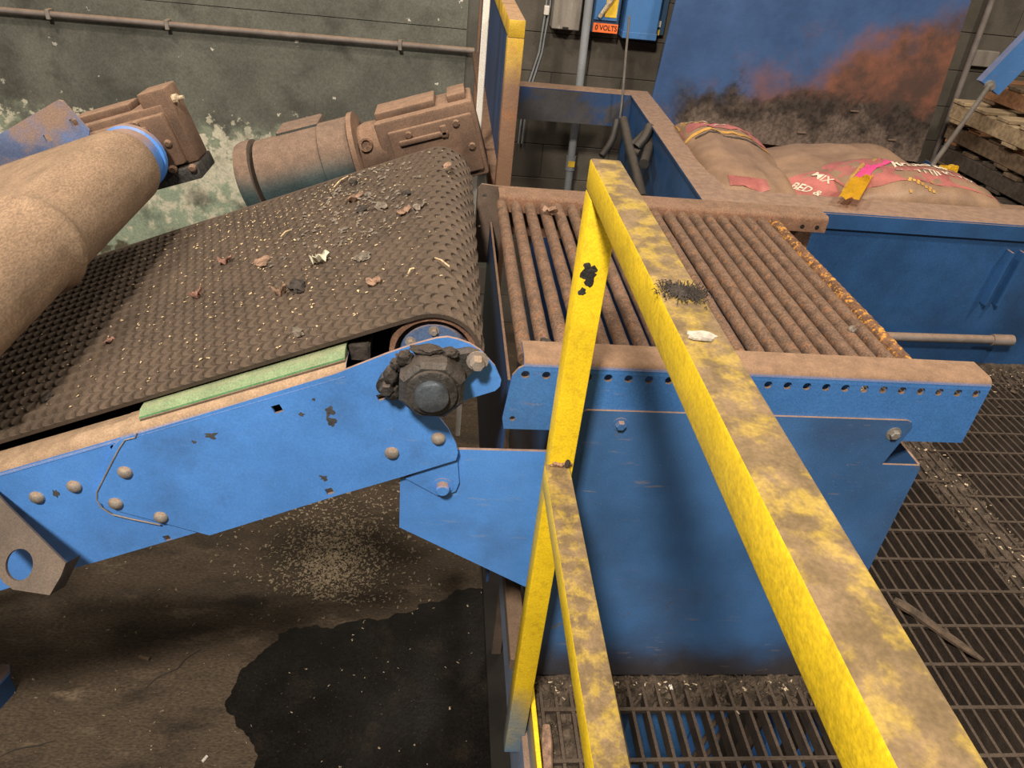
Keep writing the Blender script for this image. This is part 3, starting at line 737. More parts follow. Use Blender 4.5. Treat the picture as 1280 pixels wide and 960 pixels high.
bm = new(); b_lathe(bm, mo, ax, [(-0.02, 0.082), (0.03, 0.084), (0.052, 0.078), (0.056, 0.118), (0.070, 0.118), (0.072, 0.106)], 32); adp = finish(bm, 'motor_adapter', MT['dusty_iron'], conv, smooth=40)
pb = mo + ax * 0.030 + (G.to_3x3() @ Vector((0, -0.62, 0.35)))  .normalized() * 0.075
pd = (G.to_3x3() @ Vector((0, -0.8, 0.45))).normalized()
bm = new(); b_lathe(bm, pb, pd, [(0, 0.018), (0.018, 0.018), (0.018, 0.013), (0.010, 0.012)], 20); finish(bm, 'filler_plug', MT['rust'], adp, smooth=40)
bm = new(); b_lathe(bm, mo + ax * 0.070, ax, [(0, 0.10), (0.004, 0.110), (0.085, 0.110), (0.088, 0.106), (0.268, 0.106), (0.27, 0.10)], 40); mot = finish(bm, 'motor', MT['motor'], conv, smooth=40)
bm = new(); b_lathe(bm, mo + ax * 0.350, ax, [(0, 0.08), (0.002, 0.113), (0.030, 0.113), (0.044, 0.108), (0.050, 0.094)], 40); finish(bm, 'fan_cover', MT['motor'], mot, smooth=40)
Mb = Matrix.Translation((0, 0, 0))
bm = new(); b_box(bm, (-0.45, 2.14, 0.06), (-0.33, 2.24, 0.086), 0.004); bmesh.ops.transform(bm, matrix=G, verts=bm.verts[:]); finish(bm, 'terminal_box', MT['motor'], mot)

# ================================================================== UPPER CONVEYOR (left)
UX, UZ, UR = -0.780, 0.770, 0.0925
up = empty('feed_conveyor', (-1.3, 1.5, FLOOR_Z), 'dust-covered smooth belt conveyor end overhanging the textured belt', 'conveyor')
def on_up(s, y, h=0.0, R=UR):
    # slight crown lines moulded near the edges
    if s <= 0: return Vector((UX + CU * s - SU * (R + h), y, UZ + SU * s + CU * (R + h)))
    if s <= math.pi * R:
        a = s / R; dx = -SU * math.cos(a) + CU * math.sin(a); dz = CU * math.cos(a) + SU * math.sin(a)
        return Vector((UX + dx * (R + h), y, UZ + dz * (R + h)))
    q = s - math.pi * R
    return Vector((UX - CU * q + SU * (R + h), y, UZ - SU * q - CU * (R + h)))
UY0, UY1 = 1.03, 1.90
ss = [-1.3 + 1.3 * k / 8 for k in range(9)] + [math.pi * UR * k / 28 for k in range(1, 29)] + [math.pi * UR + 0.5]
ys = [UY0, 1.36, 1.385, 1.40, 1.415, 1.425, 1.445, 1.5, 1.7, 1.86, UY1 - 0.006, UY1]
hs = [0, 0, 0.0, 0.008, 0.011, 0.006, 0, 0.0, 0, 0, 0, -0.004]
bm = new()
gr = [[bm.verts.new(on_up(s, y, h)) for y, h in zip(ys, hs)] for s in ss]
for a, b in zip(gr, gr[1:]):
    for i in range(len(ys) - 1): bm.faces.new((a[i], a[i + 1], b[i + 1], b[i]))
g2 = [[bm.verts.new(on_up(s, y, -0.008)) for y in (UY0, UY1)] for s in ss]
for (a, b), (c, d) in zip(zip(gr, gr[1:]), zip(g2, g2[1:])):
    bm.faces.new((a[-1], b[-1], d[1], c[1])); bm.faces.new((a[0], c[0], d[0], b[0])); bm.faces.new((c[0], c[1], d[1], d[0]))
finish(bm, 'belt', MT['smooth_belt'], up, smooth=50)
bm = new(); b_lathe(bm, (UX, UY0 + 0.01, UZ), (0, 1, 0), [(0, 0.03), (0, UR - 0.009), (UY1 - UY0 - 0.02, UR - 0.009), (UY1 - UY0 - 0.02, 0.03)], 36); finish(bm, 'drum', MT['dusty_rust_rail'], up, smooth=40)
bm = new(); b_lathe(bm, (UX, UY1 - 0.01, UZ), (0, 1, 0), [(0, 0.090), (0.012, 0.089), (0.075, 0.078), (0.078, 0.084), (0.095, 0.084)], 30); finish(bm, 'hub_flange', MT['blue'], up, smooth=40)
# far skirt plate with square slots
outer = [(-1.75, 0.412), (-0.925, 0.905), (-0.915, 0.910), (-0.905, 0.908), (-0.858, 0.843), (-0.90, 0.70), (-1.70, 0.36)]
bm = new(); b_plate(bm, outer, [sq(-0.890, 0.860, 0.0085, 0.35), sq(-0.960, 0.817, 0.0085, 0.35)], XZ(1.945, 1.951))
finish(bm, 'skirt_plate', material('dusty_blue_plate', (0.12, 0.17, 0.33), 0.3, 8, 0.6, dust=0.9, base2=(0.30, 0.21, 0.17), b2scale=7, b2lo=0.46, b2hi=0.64, bump=0.15), up)
bm = new(); b_plate(bm, [(-1.75, 0.30), (-0.70, 0.72), (-0.72, 0.80), (-0.80, 0.80), (-1.75, 0.42)], [], XZ(0.985, 0.991)); finish(bm, 'skirt_plate', MT['blue'], up)
bm = new(); b_lathe(bm, (UX, 1.96, UZ), (0, 1, 0), [(0, 0.024), (0.2, 0.024)], 20); finish(bm, 'shaft', MT['shaft'], up, smooth=40)
GA = math.radians(19.0)
G = gframe(-0.782, 0.793)
g2b = gpart('gearbox', (-0.165, 2.055, -0.085), (0.095, 2.17, 0.070), 0.008, MT['dusty_iron'], up)
gpart('top_rib', (-0.160, 2.085, 0.066), (0.000, 2.16, 0.088), 0.004, MT['dusty_iron'], g2b)
gpart('end_cover', (0.040, 2.06, -0.088), (0.118, 2.15, 0.105), 0.006, MT['dusty_iron'], g2b)
gpart('front_cover', (-0.145, 2.030, -0.080), (0.092, 2.058, 0.052), 0.006, MT['dusty_iron'], g2b)
gpart('cover_rib', (-0.04, 2.018, -0.03), (0.045, 2.032, 0.035), 0.008, MT['dusty_iron'], g2b)
gpart('base_flange', (-0.12, 2.035, -0.128), (0.116, 2.17, -0.090), 0.004, MT['greasy'], g2b)
for (a, b, r) in ((-0.105, 0.036, 0.016), (0.02, 0.045, 0.009), (0.075, -0.02, 0.010), (0.055, -0.085, 0.011), (0.105, -0.095, 0.010)):
    bm = new(); b_lathe(bm, G @ Vector((a, 2.034, b)), (0, -1, 0), [(0, r), (0.010, r), (0.013, r * 0.6)], 12); finish(bm, 'cover_bolt', MT['dusty_iron'], g2b)
bm = new(); b_lathe(bm, G @ Vector((0.118, 2.085, 0.07)), (1, -0.2, 0.3), [(0, 0.012), (0.012, 0.012), (0.014, 0.006), (0.03, 0.005)], 10); finish(bm, 'breather_cap', MT['shaving'], g2b)
ax = (G.to_3x3() @ Vector((-1, 0, 0))); mo = G @ Vector((-0.16, 2.135, 0.0))
bm = new(); b_lathe(bm, mo, ax, [(0, 0.07), (0.04, 0.072), (0.06, 0.09), (0.32, 0.09), (0.34, 0.07)], 32); finish(bm, 'motor', MT['motor'], up, smooth=40)
for (x0, y0) in ((-1.72, 0.925), (-1.72, 1.985)):
    bm = new(); b_box(bm, (x0, y0 + 0.004, FLOOR_Z), (x0 + 0.06, y0 + 0.05, 0.43), 0.003); finish(bm, 'leg', MT['blue'], up)

# ================================================================== MACHINE GUARD (behind the roller table)
gx0, gx1 = 0.160, 0.203
guard = empty('machine_guard', (0.18, 2.12, 0.0), 'worn yellow guard frame with navy infill sheet beside the gearbox', 'guard')
sq_tube('post', (gx0, 2.10, 0.0), (gx1, 2.143, 1.114), MT['yellow_old'], guard)
sq_tube('post', (gx0, 4.08, 0.0), (gx1, 4.123, 1.114), MT['yellow_old'], guard)
sq_tube('top_rail', (gx0, 2.10, 1.114), (gx1, 4.123, 1.157), MT['yellow_old'], guard)
sq_tube('bottom_rail', (gx0 - 0.02, 2.143, 0.70), (gx1 - 0.01, 4.08, 0.735), MT['dusty_rust_rail'], guard)
bm = new(); b_box(bm, (gx0 + 0.012, 2.143, 0.735), (gx0 + 0.016, 4.08, 1.114)); finish(bm, 'infill_sheet', MT['blue_navy'], guard)
bm = new(); b_box(bm, (0.104, 2.385, -0.40), (0.123, 2.405, 1.75), 0.002)
tag(finish(bm, 'white_post', MT['white']), 'slim white upright bar in front of the navy guard sheet', 'post')

# ================================================================== STORAGE BIN (rear right)
HX0, HX1, HY0, HY1, HZ = 0.915, 2.78, 2.45, 4.15, 0.60
binn = empty('storage_bin', (1.8, 3.3, 0.0), 'large blue steel bin with dusty wide rim holding soil bags', 'bin')
def part_box(name, lo, hi, mat, parent, bev=0.0):
    bm = new(); b_box(bm, lo, hi, bev); return finish(bm, name, mat, parent)
fw = part_box('front_wall', (HX0 + 0.03, HY0, -0.20), (HX1, HY0 + 0.006, HZ - 0.004), MT['blue_deep'], binn)
part_box('front_rim', (HX0, HY0 - 0.012, HZ - 0.008), (HX1, HY0 + 0.155, HZ), MT['blue_deep'], binn, 0.002)
part_box('rim_lip', (HX0 + 0.03, HY0 - 0.014, HZ - 0.062), (HX1, HY0 - 0.002, HZ - 0.006), MT['blue_deep'], binn, 0.001)
bm = new(); b_plate(bm, [(0.905, HY0), (1.022, HY0), (1.085, HY1), (0.975, HY1)], [], XY(HZ - 0.008, HZ + 0.001)); finish(bm, 'left_rim', MT['blue_deep'], binn)
bm = new(); b_plate(bm, [(0.918, HY0 + 0.01), (0.985, HY1), (0.991, HY1), (0.924, HY0 + 0.01)], [], XY(0.0, HZ - 0.008)); finish(bm, 'left_wall', MT['blue_deep'], binn)
part_box('rear_rim', (0.215, 4.035, HZ - 0.008), (1.02, HY1, HZ), MT['blue_navy'], binn, 0.002)
part_box('rear_beam', (0.215, 4.035, 0.435), (1.0, 4.045, HZ - 0.006), material('scuffed_beam', (0.06, 0.058, 0.065), 0.3, 5, 0.6, base2=(0.02, 0.06, 0.17), b2scale=3, b2lo=0.5, b2hi=0.6, grime=0.4, gscale=6), binn)
bm = new(); b_plate(bm, [(HY0 + 0.01, 0.40), (3.30, 0.40), (3.60, 0.10), (HY1, 0.10), (HY1, 0.06), (HY0 + 0.01, 0.06)], [], YZ(1.0, HX1)); finish(bm, 'bin_floor', MT['blue_navy'], binn)
part_box('right_wall', (HX1 - 0.006, HY0, 0.0), (HX1, HY1, 0.36), MT['blue_deep'], binn)
# pipe and slotted lugs on the front wall
bm = new(); b_cyl(bm, (1.50, HY0 - 0.05, 0.135), (2.235, HY0 - 0.05, 0.150), 0.017, 16); b_cyl(bm, (2.16, HY0 - 0.05, 0.1485), (2.245, HY0 - 0.05, 0.150), 0.022, 16)
finish(bm, 'air_pipe', MT['pipe'], fw, smooth=40)
for xx in (2.075, 2.125):
    bm = new(); b_plate(bm, [(xx, 0.285), (xx + 0.008, 0.285), (xx + 0.018, 0.50), (xx + 0.010, 0.50)], [], XZ(HY0 - 0.035, HY0)); finish(bm, 'lug', MT['blue_deep'], fw)
# tall scorched back plate
bm = new(); b_plate(bm, [(1.105, 0.40), (1.120, 0.602), (1.160, 1.25), (1.20, 2.0), (2.56, 2.1), (2.60, 1.30), (2.690, 1.17), (2.742, 0.34)], [], XZ(4.16, 4.172))
bp_ = finish(bm, 'back_plate', MT['plate'], binn); bp_['label'] = 'tall blue back plate scorched and rusted orange'
for (px_, py_) in ((935, 166), (1002, 166), (1115, 175), (1068, 139)):
    p = W(px_, py_, 1, 4.158); bm = new(); b_box(bm, (p.x - 0.025, 4.150, p.z - 0.004), (p.x + 0.025, 4.161, p.z + 0.004), 0.002); finish(bm, 'weld_tab', MT['bracket'], bp_)

# ================================================================== SOIL BAGS
def bag(name, label, cx, cy, z0, a, b, h, rot, seed, droop=(0, 0)):
    """pillow-shaped sack; returns the object and a function (u, v, eps) -> world point on its top"""
    c, s = math.cos(rot), math.sin(rot)
    def top(u, v, eps=0.0):
        e = max(0.0, (1 - abs(u) ** 3.0)) ** 0.45 * max(0.0, (1 - abs(v) ** 3.4)) ** 0.45
        wr = noise.noise(Vector((u * 2.6 + seed, v * 2.6, seed))) * 0.10 + noise.noise(Vector((u * 7 + seed, v * 7, 2.0))) * 0.035
        z = h * (0.42 + 0.5 * e + wr * e) + droop[0] * u + droop[1] * v + eps
        x, y = a * u, b * v
        return Vector((cx + c * x - s * y, cy + s * x + c * y, z0 + z))
    bm = new(); n = 26
    gt = [[bm.verts.new(top(-1 + 2 * i / n, -1 + 2 * j / n)) for j in range(n + 1)] for i in range(n + 1)]
    for i in range(n):
        for j in range(n): bm.faces.new((gt[i][j], gt[i + 1][j], gt[i + 1][j + 1], gt[i][j + 1]))
    def low(u, v):
        e = max(0.0, (1 - abs(u) ** 3)) ** 0.5 * max(0.0, (1 - abs(v) ** 3)) ** 0.5
        p = top(u, v); p.z = z0 + h * 0.42 * (1 - e) + (droop[0] * u + droop[1] * v); return p
    gl = [[gt[i][j] if i in (0, n) or j in (0, n) else bm.verts.new(low(-1 + 2 * i / n, -1 + 2 * j / n)) for j in range(n + 1)] for i in range(n + 1)]
    for i in range(n):
        for j in range(n):
            try: bm.faces.new((gl[i][j], gl[i][j + 1], gl[i + 1][j + 1], gl[i + 1][j]))
            except ValueError: pass
    o = finish(bm, name, MT['bag'], None, smooth=60)
    tag(o, label, 'bag', 'soil bags in the bin')
    return o, top
def patch(name, top, u0, u1, v0, v1, mat, parent, eps=0.002, skew=0.0, curve=0.0):
    bm = new(); n, k = 16, 4
    g = []
    for i in range(n + 1):
        u = u0 + (u1 - u0) * i / n; row = []
        for j in range(k + 1):
            v = v0 + (v1 - v0) * j / k + skew * (u - u0) + curve * ((u - (u0 + u1) / 2) ** 2)
            row.append(bm.verts.new(top(max(-.99, min(.99, u)), max(-.99, min(.99, v)), eps)))
        g.append(row)
    for i in range(n):
        for j in range(k): bm.faces.new((g[i][j], g[i + 1][j], g[i + 1][j + 1], g[i][j + 1]))
    return finish(bm, name, mat, parent, smooth=60)
def text_mesh(body, size, bold=0.0):
    cu = bpy.data.curves.new('lettering', 'FONT'); cu.body = body; cu.size = size
    cu.align_x = 'CENTER'; cu.align_y = 'CENTER'; cu.offset = bold; cu.resolution_u = 3
    o = bpy.data.objects.new('tmp_text', cu); COL.objects.link(o)
    dg = bpy.context.evaluated_depsgraph_get(); dg.update()
    me = bpy.data.meshes.new_from_object(o.evaluated_get(dg))
    bpy.data.objects.remove(o)
    return me
def bag_text(body, top, u, v, su, sv, parent, mat, flip=1, curve=0.0, rot=0.0):
    me = text_mesh(body, 1.0, 0.02)
    c, s = math.cos(rot), math.sin(rot)
    for vv in me.vertices:
        x, y = vv.co.x * su, vv.co.y * sv
        x, y = c * x - s * y, s * x + c * y
        vv.co = top(max(-.97, min(.97, u + x)), max(-.97, min(.97, v + y + curve * x * x)), 0.0045)
    me.materials.clear(); me.materials.append(mat)
    o = bpy.data.objects.new('lettering', me); link(o, parent); return o

b1, t1 = bag('soil_bag', 'tan soil bag with gold and pink bands beside the left rim of the bin', 1.225, 3.02, 0.385, 0.215, 0.46, 0.28, -0.07, 1.0, (-0.035, 0.03))
patch('gold_band', t1, -0.95, 0.93, 0.70, 0.92, MT['bag_gold'], b1, curve=-0.10)
patch('pink_band', t1, -0.95, 0.93, 0.47, 0.66, MT['bag_pink'], b1, curve=-0.10)
patch('gold_stripe', t1, -0.95, 0.95, 0.36, 0.41, MT['bag_gold'], b1, 0.003, curve=-0.10)
patch('green_stripe', t1, -0.8, 0.6, 0.28, 0.31, MT['hose'], b1, 0.003, curve=-0.10)
patch('pink_patch', t1, -0.60, 0.10, -0.80, -0.66, MT['bag_pink'], b1)
for k in range(4): patch('cream_print', t1, -0.7 + 0.4 * k, -0.48 + 0.4 * k, 0.55, 0.585, MT['bag_text'], b1, 0.0035)
for k in range(5): patch('cream_print', t1, -0.8 + 0.33 * k, -0.62 + 0.33 * k, 0.79, 0.82, MT['bag_text'], b1, 0.0035)
b2, t2 = bag('soil_bag', 'flat-topped dusty soil bag lying at the back of the bin', 1.68, 3.01, 0.435, 0.37, 0.36, 0.21, 0.06, 4.0, (0.03, 0.01))
patch('pink_panel', t2, -0.95, -0.36, -0.93, -0.30, MT['bag_pink'], b2)
patch('pink_stripe', t2, -0.30, -0.20, -0.85, -0.15, MT['bag_pink'], b2)
bag_text('MIX', t2, -0.52, -0.48, 0.13, 0.15, b2, MT['bag_text'], rot=-1.0)
bag_text('BED &', t2, -0.74, -0.62, 0.13, 0.15, b2, MT['bag_text'], rot=-1.0)
b3, t3 = bag('soil_bag', 'pink-printed soil bag with cream lettering at the front right of the bin', 1.845, 2.815, 0.475, 0.325, 0.205, 0.205, 0.02, 9.0, (0.0, 0.0))
patch('pink_panel', t3, -0.95, 0.90, -0.62, 0.88, MT['bag_pink'], b3, 0.0015, curve=-0.2)
patch('magenta_arc', t3, -0.98, 0.15, -0.75, -0.45, MT['bag_magenta'], b3, 0.003, skew=1.35, curve=-0.55)
patch('gold_edge', t3, -0.98, 0.2, -0.40, -0.30, MT['bag_gold'], b3, 0.0035, skew=1.25, curve=-0.55)
for k in range(12):
    uu, vv = -0.30 + 0.34 * ((k * 0.37) % 1.0), -0.88 + 0.30 * ((k * 0.61) % 1.0)
    patch('gold_dot', t3, uu, uu + 0.035, vv, vv + 0.05, MT['bag_gold'], b3, 0.003)
bag_text('RAISED BED', t3, 0.22, 0.22, 0.155, 0.27, b3, MT['bag_text'], curve=-0.1)
bag_text('& POTTING MIX', t3, 0.24, -0.18, 0.150, 0.27, b3, MT['bag_text'], curve=-0.1)
def flap(name, label, pts, mat, seed):
    bm = new(); n = 8
    random.seed(seed)
    A_, B_, C_, D_ = [Vector(p) for p in pts]
    g = [[None] * (n + 1) for _ in range(n + 1)]
    for i in range(n + 1):
        for j in range(n + 1):
            u, v = i / n, j / n
            p = A_ * (1 - u) * (1 - v) + B_ * u * (1 - v) + C_ * u * v + D_ * (1 - u) * v
            p = p + Vector((0, 0, 0.014 * noise.noise(Vector((u * 4 + seed, v * 4, seed)))))
            g[i][j] = bm.verts.new(p)
    for i in range(n):
        for j in range(n): bm.faces.new((g[i][j], g[i + 1][j], g[i + 1][j + 1], g[i][j + 1]))
    r = bmesh.ops.solidify(bm, geom=bm.faces[:], thickness=0.002)
    o = finish(bm, name, mat, None, smooth=50); tag(o, label, 'scrap'); return o
flap('film_scrap', 'crumpled bright yellow plastic film between two soil bags', [W(1048, 246, 2, 0.640), W(1074, 250, 2, 0.640), W(1092, 218, 2, 0.655), W(1066, 222, 2, 0.655)], MT['bag_yellow'], 3)
flap('film_scrap', 'small yellow plastic corner sticking out behind the lettered soil bag', [W(1172, 212, 1, 3.05), W(1196, 217, 1, 3.02), W(1199, 208, 1, 3.08), W(1175, 206, 1, 3.10)], MT['bag_yellow'], 5)

# ================================================================== WALL FITTINGS
bm = new(); b_cyl(bm, (-3.0, 4.405, 0.676), (0.16, 4.405, 0.683), 0.015, 14); pip = finish(bm, 'wall_pipe', MT['pipe'], None, smooth=40)
tag(pip, 'thin horizontal pipe running along the grey wall', 'pipe')
for px_ in (62, 210, 500):
    p = W(px_, 20 + px_ * 0.083, 1, 4.40)
    bm = new(); b_box(bm, (p.x - 0.010, 4.385, 0.655), (p.x + 0.010, 4.437, 0.702), 0.002); finish(bm, 'pipe_clip', MT['bolt'], pip)
bm = new(); b_cyl(bm, (0.775, 4.285, FLOOR_Z), (0.713, 4.285, 1.7), 0.0215, 18); cd = finish(bm, 'conduit', MT['conduit'], None, smooth=40)
tag(cd, 'grey vertical conduit pipe passing behind the rear beam', 'pipe')
bm = new(); b_cyl(bm, (0.7495, 4.285, 0.11), (0.7475, 4.285, 0.19), 0.028, 18); finish(bm, 'coupling', MT['conduit'], cd, smooth=40)
bm = new(); b_box(bm, (0.730, 4.254, 0.135), (0.768, 4.258, 0.168)); finish(bm, 'yellow_tag', MT['sign_yellow'], cd)
bm = new(); b_box(bm, (0.556, 4.33, 0.838), (0.705, 4.437, 1.30), 0.004); o = finish(bm, 'electrical_box', MT['grey_box']); tag(o, 'grey weathered electrical box with peeling paint left of the conduit', 'electrical box')
p = part_box('latch', (0.615, 4.322, 0.842), (0.645, 4.331, 0.852), MT['black'], o)
dis = empty('disconnect_switch', (0.83, 4.38, 0.85), 'dark blue switch box with an orange voltage sign beside the conduit', 'electrical box')
part_box('housing', (0.765, 4.34, 0.838), (0.912, 4.437, 1.30), MT['box_navy'], dis, 0.004)
part_box('cover', (0.775, 4.328, 0.900), (0.900, 4.341, 1.25), MT['box_blue'], dis, 0.003)
sg = part_box('voltage_sign', (0.775, 4.322, 0.843), (0.908, 4.327, 0.887), MT['orange'], dis)
me = text_mesh('0 VOLTS', 0.036, 0.0006); me.materials.clear(); me.materials.append(MT['black'])
for v in me.vertices: v.co = Vector((v.co.x * 0.88 + 0.845, 4.3208, v.co.y + 0.865))
link(bpy.data.objects.new('lettering', me), sg).matrix_parent_inverse = Matrix.Identity(4)
part_box('warning_sticker', (0.83, 4.324, 0.918), (0.892, 4.327, 1.05), MT['sign_yellow'], dis)
bm = new(); b_cyl(bm, (0.800, 4.315, 0.915), (0.865, 4.300, 1.03), 0.011, 10); finish(bm, 'switch_handle', MT['shaving'], dis)
bx = empty('electrical_box', (1.02, 4.38, 0.83), 'plain blue wall box with a lighter bottom edge right of the voltage sign', 'electrical box')
part_box('housing', (0.935, 4.30, 0.832), (1.118, 4.437, 1.40), MT['box_blue'], bx, 0.006)
part_box('bottom_edge', (0.933, 4.298, 0.828), (1.120, 4.42, 0.862), MT['box_blue'], bx, 0.003)
sb = empty('electrical_box', (1.15, 4.42, 0.85), 'small dark box with white and yellow stickers beside the blue wall box', 'electrical box')
part_box('housing', (1.128, 4.40, 0.845), (1.18, 4.437, 1.2), MT['box_navy'], sb, 0.002)
part_box('white_sticker', (1.132, 4.396, 0.885), (1.155, 4.401, 0.915), MT['white'], sb)
part_box('yellow_sticker', (1.132, 4.396, 0.845), (1.155, 4.401, 0.872), MT['sign_yellow'], sb)
# white cable clips with thin cables
cab = empty('wall_cable', (0.52, 4.42, 0.9), 'pair of thin dark cables dropping from a white clip on the wall', 'cable')
bm = new(); b_box(bm, (0.518, 4.405, 0.890), (0.545, 4.437, 0.935), 0.003); finish(bm, 'clip', MT['white'], cab)
for dx in (0, 0.02):
    bm = new(); b_tube(bm, [(0.525 + dx, 4.42, 1.5), (0.527 + dx, 4.42, 0.92), (0.515 + dx * 0.8, 4.425, 0.7), (0.455 + dx, 4.425, 0.45), (0.45 + dx, 4.425, 0.2)], 0.005, 6); finish(bm, 'cable', MT['conduit'], cab)
ob = empty('outlet_box', (0.30, 4.42, 0.9), 'small white outlet box with conduit right of the yellow guard', 'electrical box')
part_box('housing', (0.285, 4.38, 0.885), (0.325, 4.437, 0.985), MT['white'], ob, 0.003)
bm = new(); b_cyl(bm, (0.30, 4.41, 0.98), (0.295, 4.41, 1.5), 0.016, 12); finish(bm, 'conduit', MT['conduit'], ob, smooth=40)
bm = new(); b_tube(bm, [W(787, 20, 1, 3.98), W(783, 60, 1, 3.98), W(779, 110, 1, 3.98), W(775, 150, 1, 3.98)], 0.006, 8)
tag(finish(bm, 'steel_rod', MT['steel'], None, smooth=40), 'thin upright steel rod in front of the rear beam corner', 'rod')
# rear conduits on the right part of the wall
bm = new(); b_cyl(bm, W(1160, 0, 1, 4.40) + Vector((0, 0, 0.3)), W(1118, 190, 1, 4.40), 0.016, 12)
bm.free()
bm = new(); pa, pb_ = W(1238, 5, 1, 4.40), W(1172, 185, 1, 4.40); b_cyl(bm, pa + (pa - pb_) * 0.6, pb_ + (pb_ - pa) * 0.8, 0.017, 12)
tag(finish(bm, 'wall_pipe', MT['pipe'], None, smooth=40), 'dark upright pipe on the block wall right of the rusted plate', 'pipe')
part_b = W(1228, 72, 1, 4.43)
bm = new(); b_box(bm, (part_b.x - 0.07, 4.40, part_b.z - 0.045), (part_b.x + 0.075, 4.437, part_b.z + 0.04), 0.004)
tag(finish(bm, 'junction_box', MT['grey_box']), 'small grey junction plate on the block wall above the blue arm', 'electrical box')

# hoses hanging beside the bin
hs_ = empty('hose_bundle', (0.9, 3.3, 0.0), 'bundle of black hoses hanging beside the left wall of the bin', 'hose')
def hose(pts, r, mat='hose', name='hose'):
    P = [W(a, b, 1, c) for a, b, c in pts]; Q = []
    for i in range(len(P) - 1):
        p0, p1, p2, p3 = P[max(i - 1, 0)], P[i], P[i + 1], P[min(i + 2, len(P) - 1)]
        for k in range(5):
            t = k / 5
            Q.append(0.5 * ((2 * p1) + (p2 - p0) * t + (2 * p0 - 5 * p1 + 4 * p2 - p3) * t * t + (3 * p1 - p0 - 3 * p2 + p3) * t ** 3))
    Q.append(P[-1])
    bm = new(); b_tube(bm, Q, r, 10); return finish(bm, name, MT[mat], hs_, smooth=50)
hose([(779, 150, 3.6), (787, 185, 3.4), (795, 215, 3.2), (803, 248, 3.0)], 0.022, 'hose', 'steel_pipe')
hose([(812, 160, 3.5), (800, 172, 3.45), (788, 186, 3.4), (800, 192, 3.35)], 0.016)
hose([(822, 158, 3.5), (818, 175, 3.45), (808, 190, 3.42)], 0.024)
hose([(812, 158, 3.45), (806, 172, 3.4), (796, 184, 3.38)], 0.022)
hose([(818, 165, 3.5), (812, 182, 3.4), (805, 205, 3.2)], 0.022)
hose([(771, 150, 3.9), (765, 175, 3.85), (752, 195, 3.8)], 0.018, 'hose')
part_h = None

# ================================================================== PALLETS, ARM AND ROD (right edge)
def pallet(i, label, x, y, z, rot, mats):
    p = empty('wooden_pallet', (x, y, z), label, 'pallet', 'stack of wooden pallets')
    p.rotation_euler = (0, 0, rot); bpy.context.view_layer.update()
    M = Matrix.Translation((x, y, z)) @ Matrix.Rotation(rot, 4, 'Z')
    random.seed(40 + i)
    def brd(name, lo, hi, m):
        bm = new(); b_box(bm, lo, hi, 0.003); bmesh.ops.transform(bm, matrix=M, verts=bm.verts[:]); finish(bm, name, MT[m], p)
    for k in range(6):
        yy = 0.02 + k * 0.175
        brd('deck_board', (random.uniform(-0.01, 0.01), yy, 0.098), (1.0, yy + 0.10, 0.117), mats[k % len(mats)])
    for k in range(3):
        brd('stringer', (0.0 + k * 0.47, 0.0, 0.018), (0.045 + k * 0.47, 1.0, 0.097), mats[(k + 1) % len(mats)])
    for k in range(3):
        yy = 0.02 + k * 0.43
        brd('bottom_board', (0, yy, 0.0), (1.0, yy + 0.10, 0.017), mats[k % len(mats)])
names = [('dark grey wooden pallet at the foot of the stack', ['wood_dark']), ('grey weathered pallet second from the foot of the stack', ['wood_dark', 'wood']),
         ('blackened wooden pallet in the lower half of the stack', ['wood_dark']), ('brown weathered pallet in the middle of the stack', ['wood', 'wood_dark']),
         ('reddish brown pallet below the pale pallet', ['wood_red', 'wood']), ('pale fresh-wood pallet near the top of the stack', ['wood_light']),
         ('brown wooden pallet at the top of the stack', ['wood', 'wood_red'])]
pl = part_box('floor_plinth', (2.80, 2.5, FLOOR_Z), (4.4, 4.4, 0.0), MT['floor'], None); tag(pl, 'raised concrete plinth under the pallets', None, None, 'structure')
for i, (lb_, ms) in enumerate(names):
    pallet(i, lb_, 2.86 + 0.03 * math.sin(i * 2.3) + (0.06 if i > 5 else 0.0), 3.12 + 0.03 * math.cos(i * 1.7), 0.0 + i * 0.1185, 0.05 + 0.05 * math.sin(i * 3.1), ms)
# blue arm
P0, P1, P2, P3 = W(1222, 100, 1, 3.3), W(1284, 36, 1, 3.3), W(1300, 60, 1, 3.3), W(1243, 117, 1, 3.3)
bm = new(); ext = (P1 - P0) * 1.2
b_plate(bm, [(P0.x, P0.z), (P1.x + ext.x, P1.z + ext.z), (P2.x + ext.x, P2.z + ext.z), (P3.x, P3.z)], [], XZ(3.27, 3.31))
arm = finish(bm, 'lift_arm', MT['blue_panel']); tag(arm, 'blue steel arm slanting in beside the pallet stack', 'arm')
bm = new(); q = W(1236, 107, 1, 3.27); b_lathe(bm, q, (0, -1, 0), [(0, 0.022), (0.012, 0.022), (0.012, 0.012), (0.03, 0.012)], 16); finish(bm, 'pivot_pin', MT['steel'], arm)
bm = new(); b_tube(bm, [W(1237, 107, 1, 3.245), W(1205, 152, 1, 3.28), W(1166, 206, 1, 3.32)], 0.011, 10)
tag(finish(bm, 'push_rod', MT['steel'], None, smooth=40), 'grey steel rod running from the blue arm down to the bags', 'rod')

